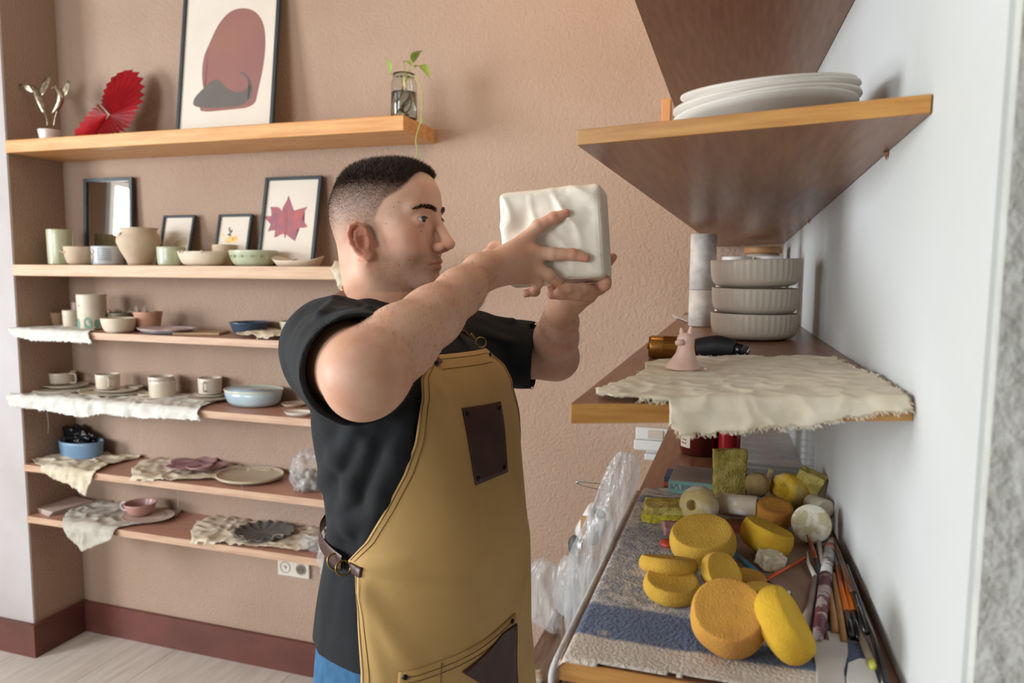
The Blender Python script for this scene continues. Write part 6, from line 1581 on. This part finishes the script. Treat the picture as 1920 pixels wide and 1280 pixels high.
def panel(name, parent, corners=None, rows=None, off=0, th=.0016, m=None, nu=24, nv=16, origin=None):
    G = []
    if rows is None:
        (a, b, c, d) = corners   # (th, z): tl, tr, br, bl
        rows = [[((a[0]*(1-v)+d[0]*v)*(1-u)+(b[0]*(1-v)+c[0]*v)*u, (a[1]*(1-v)+d[1]*v)*(1-u)+(b[1]*(1-v)+c[1]*v)*u) for u in np.linspace(0, 1, nu)] for v in np.linspace(0, 1, nv)]
    nv, nu = len(rows), len(rows[0]); o_ = origin if origin is not None else person.location
    V = [app(t_, z_, off)-o_ for r_ in rows for t_, z_ in r_]; W = [app(t_, z_, off+th)-o_ for r_ in rows for t_, z_ in r_]; n = len(V); F_ = []
    for i in range(nv-1):
        for j in range(nu-1):
            a = i*nu+j; F_.append((a, a+1, a+nu+1, a+nu)); F_.append((n+a, n+a+nu, n+a+nu+1, n+a+1))
    rim = list(range(nu))+[i*nu+nu-1 for i in range(1, nv)]+[(nv-1)*nu+j for j in range(nu-2, -1, -1)]+[i*nu for i in range(nv-2, 0, -1)]
    for i in range(len(rim)):
        a, b = rim[i], rim[(i+1) % len(rim)]; F_.append((a, a+n, b+n, b))
    return mesh(name, V+W, F_, m, parent, True)
rows = [[(edge_th(z_, u), z_) for u in np.linspace(-1, 1, NU)] for z_ in zs[::-1]]
apron = panel('apron', person, rows=rows, m=m_apron)
def stitch(name, pts, off=.0022, r=.0005):
    return tube(name, [app(t_, z_, off)-person.location for t_, z_ in pts], r, m_stitch, apron, n=5)
for ins in (1.2, 4.2):
    for sg in (-1, 1):
        stitch('stitching', [(edge_th(z_, sg)-sg*ins, z_) for z_ in np.linspace(.64, 1.148, 40)])
        stitch('stitching', [(edge_th(z_, sg)-sg*ins, z_) for z_ in np.linspace(1.166, 1.462, 60)])
for dz in (.006, .020): stitch('stitching', [(t_, ZT-dz) for t_ in np.linspace(-24+TCN, 24+TCN, 30)])
patch = panel('leather_patch', apron, corners=((-15.5, 1.389), (20, 1.387), (15.5, 1.276), (-13.5, 1.272)), off=.0022, th=.002, m=m_leather)
def rivet(par, t_, z_, r=.0042, off=.004):
    c = app(t_, z_, off)-person.location; n_ = (app(t_, z_, off+.01)-app(t_, z_, off)).normalized()
    o = lathe('rivet', [(0, 0), (r, 0), (r*.95, .0015), (r*.6, .0026), (0, .003)], m_rivet, par, n=16, loc=c); o.rotation_euler = Vector((0, 0, 1)).rotation_difference(n_).to_euler(); return o
for t_, z_ in ((-12.5, 1.380), (17, 1.378), (13, 1.285), (-11, 1.281)): rivet(apron, t_, z_)
panel('pocket', apron, corners=((-56, 1.022), (17, 1.046), (17, .86), (-56, .84)), off=.0022, th=.0016, m=m_apron, nu=50)
for zz in (.012, .024): stitch('stitching', [(t_, np.interp(t_, [-56, 17], [1.022, 1.046])-zz*.7) for t_ in np.linspace(-55, 16, 50)], off=.0044)
stitch('stitching', [(-37, z_) for z_ in np.linspace(.86, 1.027, 12)], off=.0044)
panel('pocket_leather', apron, corners=((-26, 1.004), (4, 1.030), (17, 1.030), (17, .90)), off=.0044, th=.002, m=m_leather)
rivet(apron, -53, 1.016, off=.005); rivet(apron, 13, 1.038, off=.005); rivet(apron, -24, 1.458, .004, .003); rivet(apron, 29, 1.460, .004, .003)
# side strap, ring and belt leather at the near hip
sp0 = app(-85.5, 1.157, .003)
def ring3(name, c, nrm_, R, r, par, m, sx=1.0):
    n_ = Vector(nrm_).normalized(); a_ = n_.orthogonal().normalized(); b_ = n_.cross(a_)
    return tube(name, [c+(a_*math.cos(t)*R*sx+b_*math.sin(t)*R)-person.location for t in np.linspace(0, 2*math.pi, 25)[:-1]], r, m, par, n=8, closed=True)
vw = (CAM-sp0).normalized()
panel('corner_leather', apron, corners=((-86, 1.163), (-76, 1.164), (-77, 1.150), (-84, 1.149)), off=.0022, th=.002, m=m_leather, nu=8, nv=6)
ring3('strap_ring', app(-90, 1.152, .006), vw*.8+TX*.3, .011, .0016, apron, m_brass)
bl = [app(t_, 1.156+.0004*(-90-t_), .004) for t_ in (-92, -97, -103, -110, -120, -135, -155, -180, -205, -235, -258)]
tube('waist_strap', smooth_pts([p-person.location for p in bl], 2), .013, m_leather, apron, n=12, flat=.13, upv=app(-92, 1.156, .02)-app(-92, 1.156, .0))
ring3('buckle', app(-96, 1.156, .007), vw, .013, .0018, apron, m_brass, .8)
# neck strap with hooks
nr = [app(-23, 1.455, .004), app(-27, 1.475, .004), NB-TY*.092+TX*.060-TZv*.004, NB-TY*.082+TX*.02+TZv*.022, NB-TY*.062-TX*.026+TZv*.040, NB-TX*.064+TZv*.046, NB+TY*.062-TX*.026+TZv*.040, NB+TY*.082+TX*.02+TZv*.022, NB+TY*.092+TX*.065-TZv*.006, app(24, 1.492, .012)]
tube('neck_strap', smooth_pts([p-person.location for p in nr], 3), .0095, mat('neck_leather', '7A5244', .45, '6A4638', 25), apron, n=12, flat=.16, upv=(app(-23, 1.455, .02)-app(-23, 1.455, 0)))
ring3('hook_ring', app(26, 1.480, .014), vw, .009, .0013, apron, m_brass); ring3('hook_clip', app(24, 1.490, .016), vw+TY, .0065, .0015, apron, m_brass, .6)
# fine chain at the neck
tube('necklace', [NB+TX*(math.cos(a)*.058+.006)+TY*math.sin(a)*.060+TZv*(.034-.022*math.cos(a))-person.location for a in np.linspace(0, 2*math.pi, 60)[:-1]], .0009, mat('gold', 'C8A24E', .25, metal=1), person, n=6, closed=True)
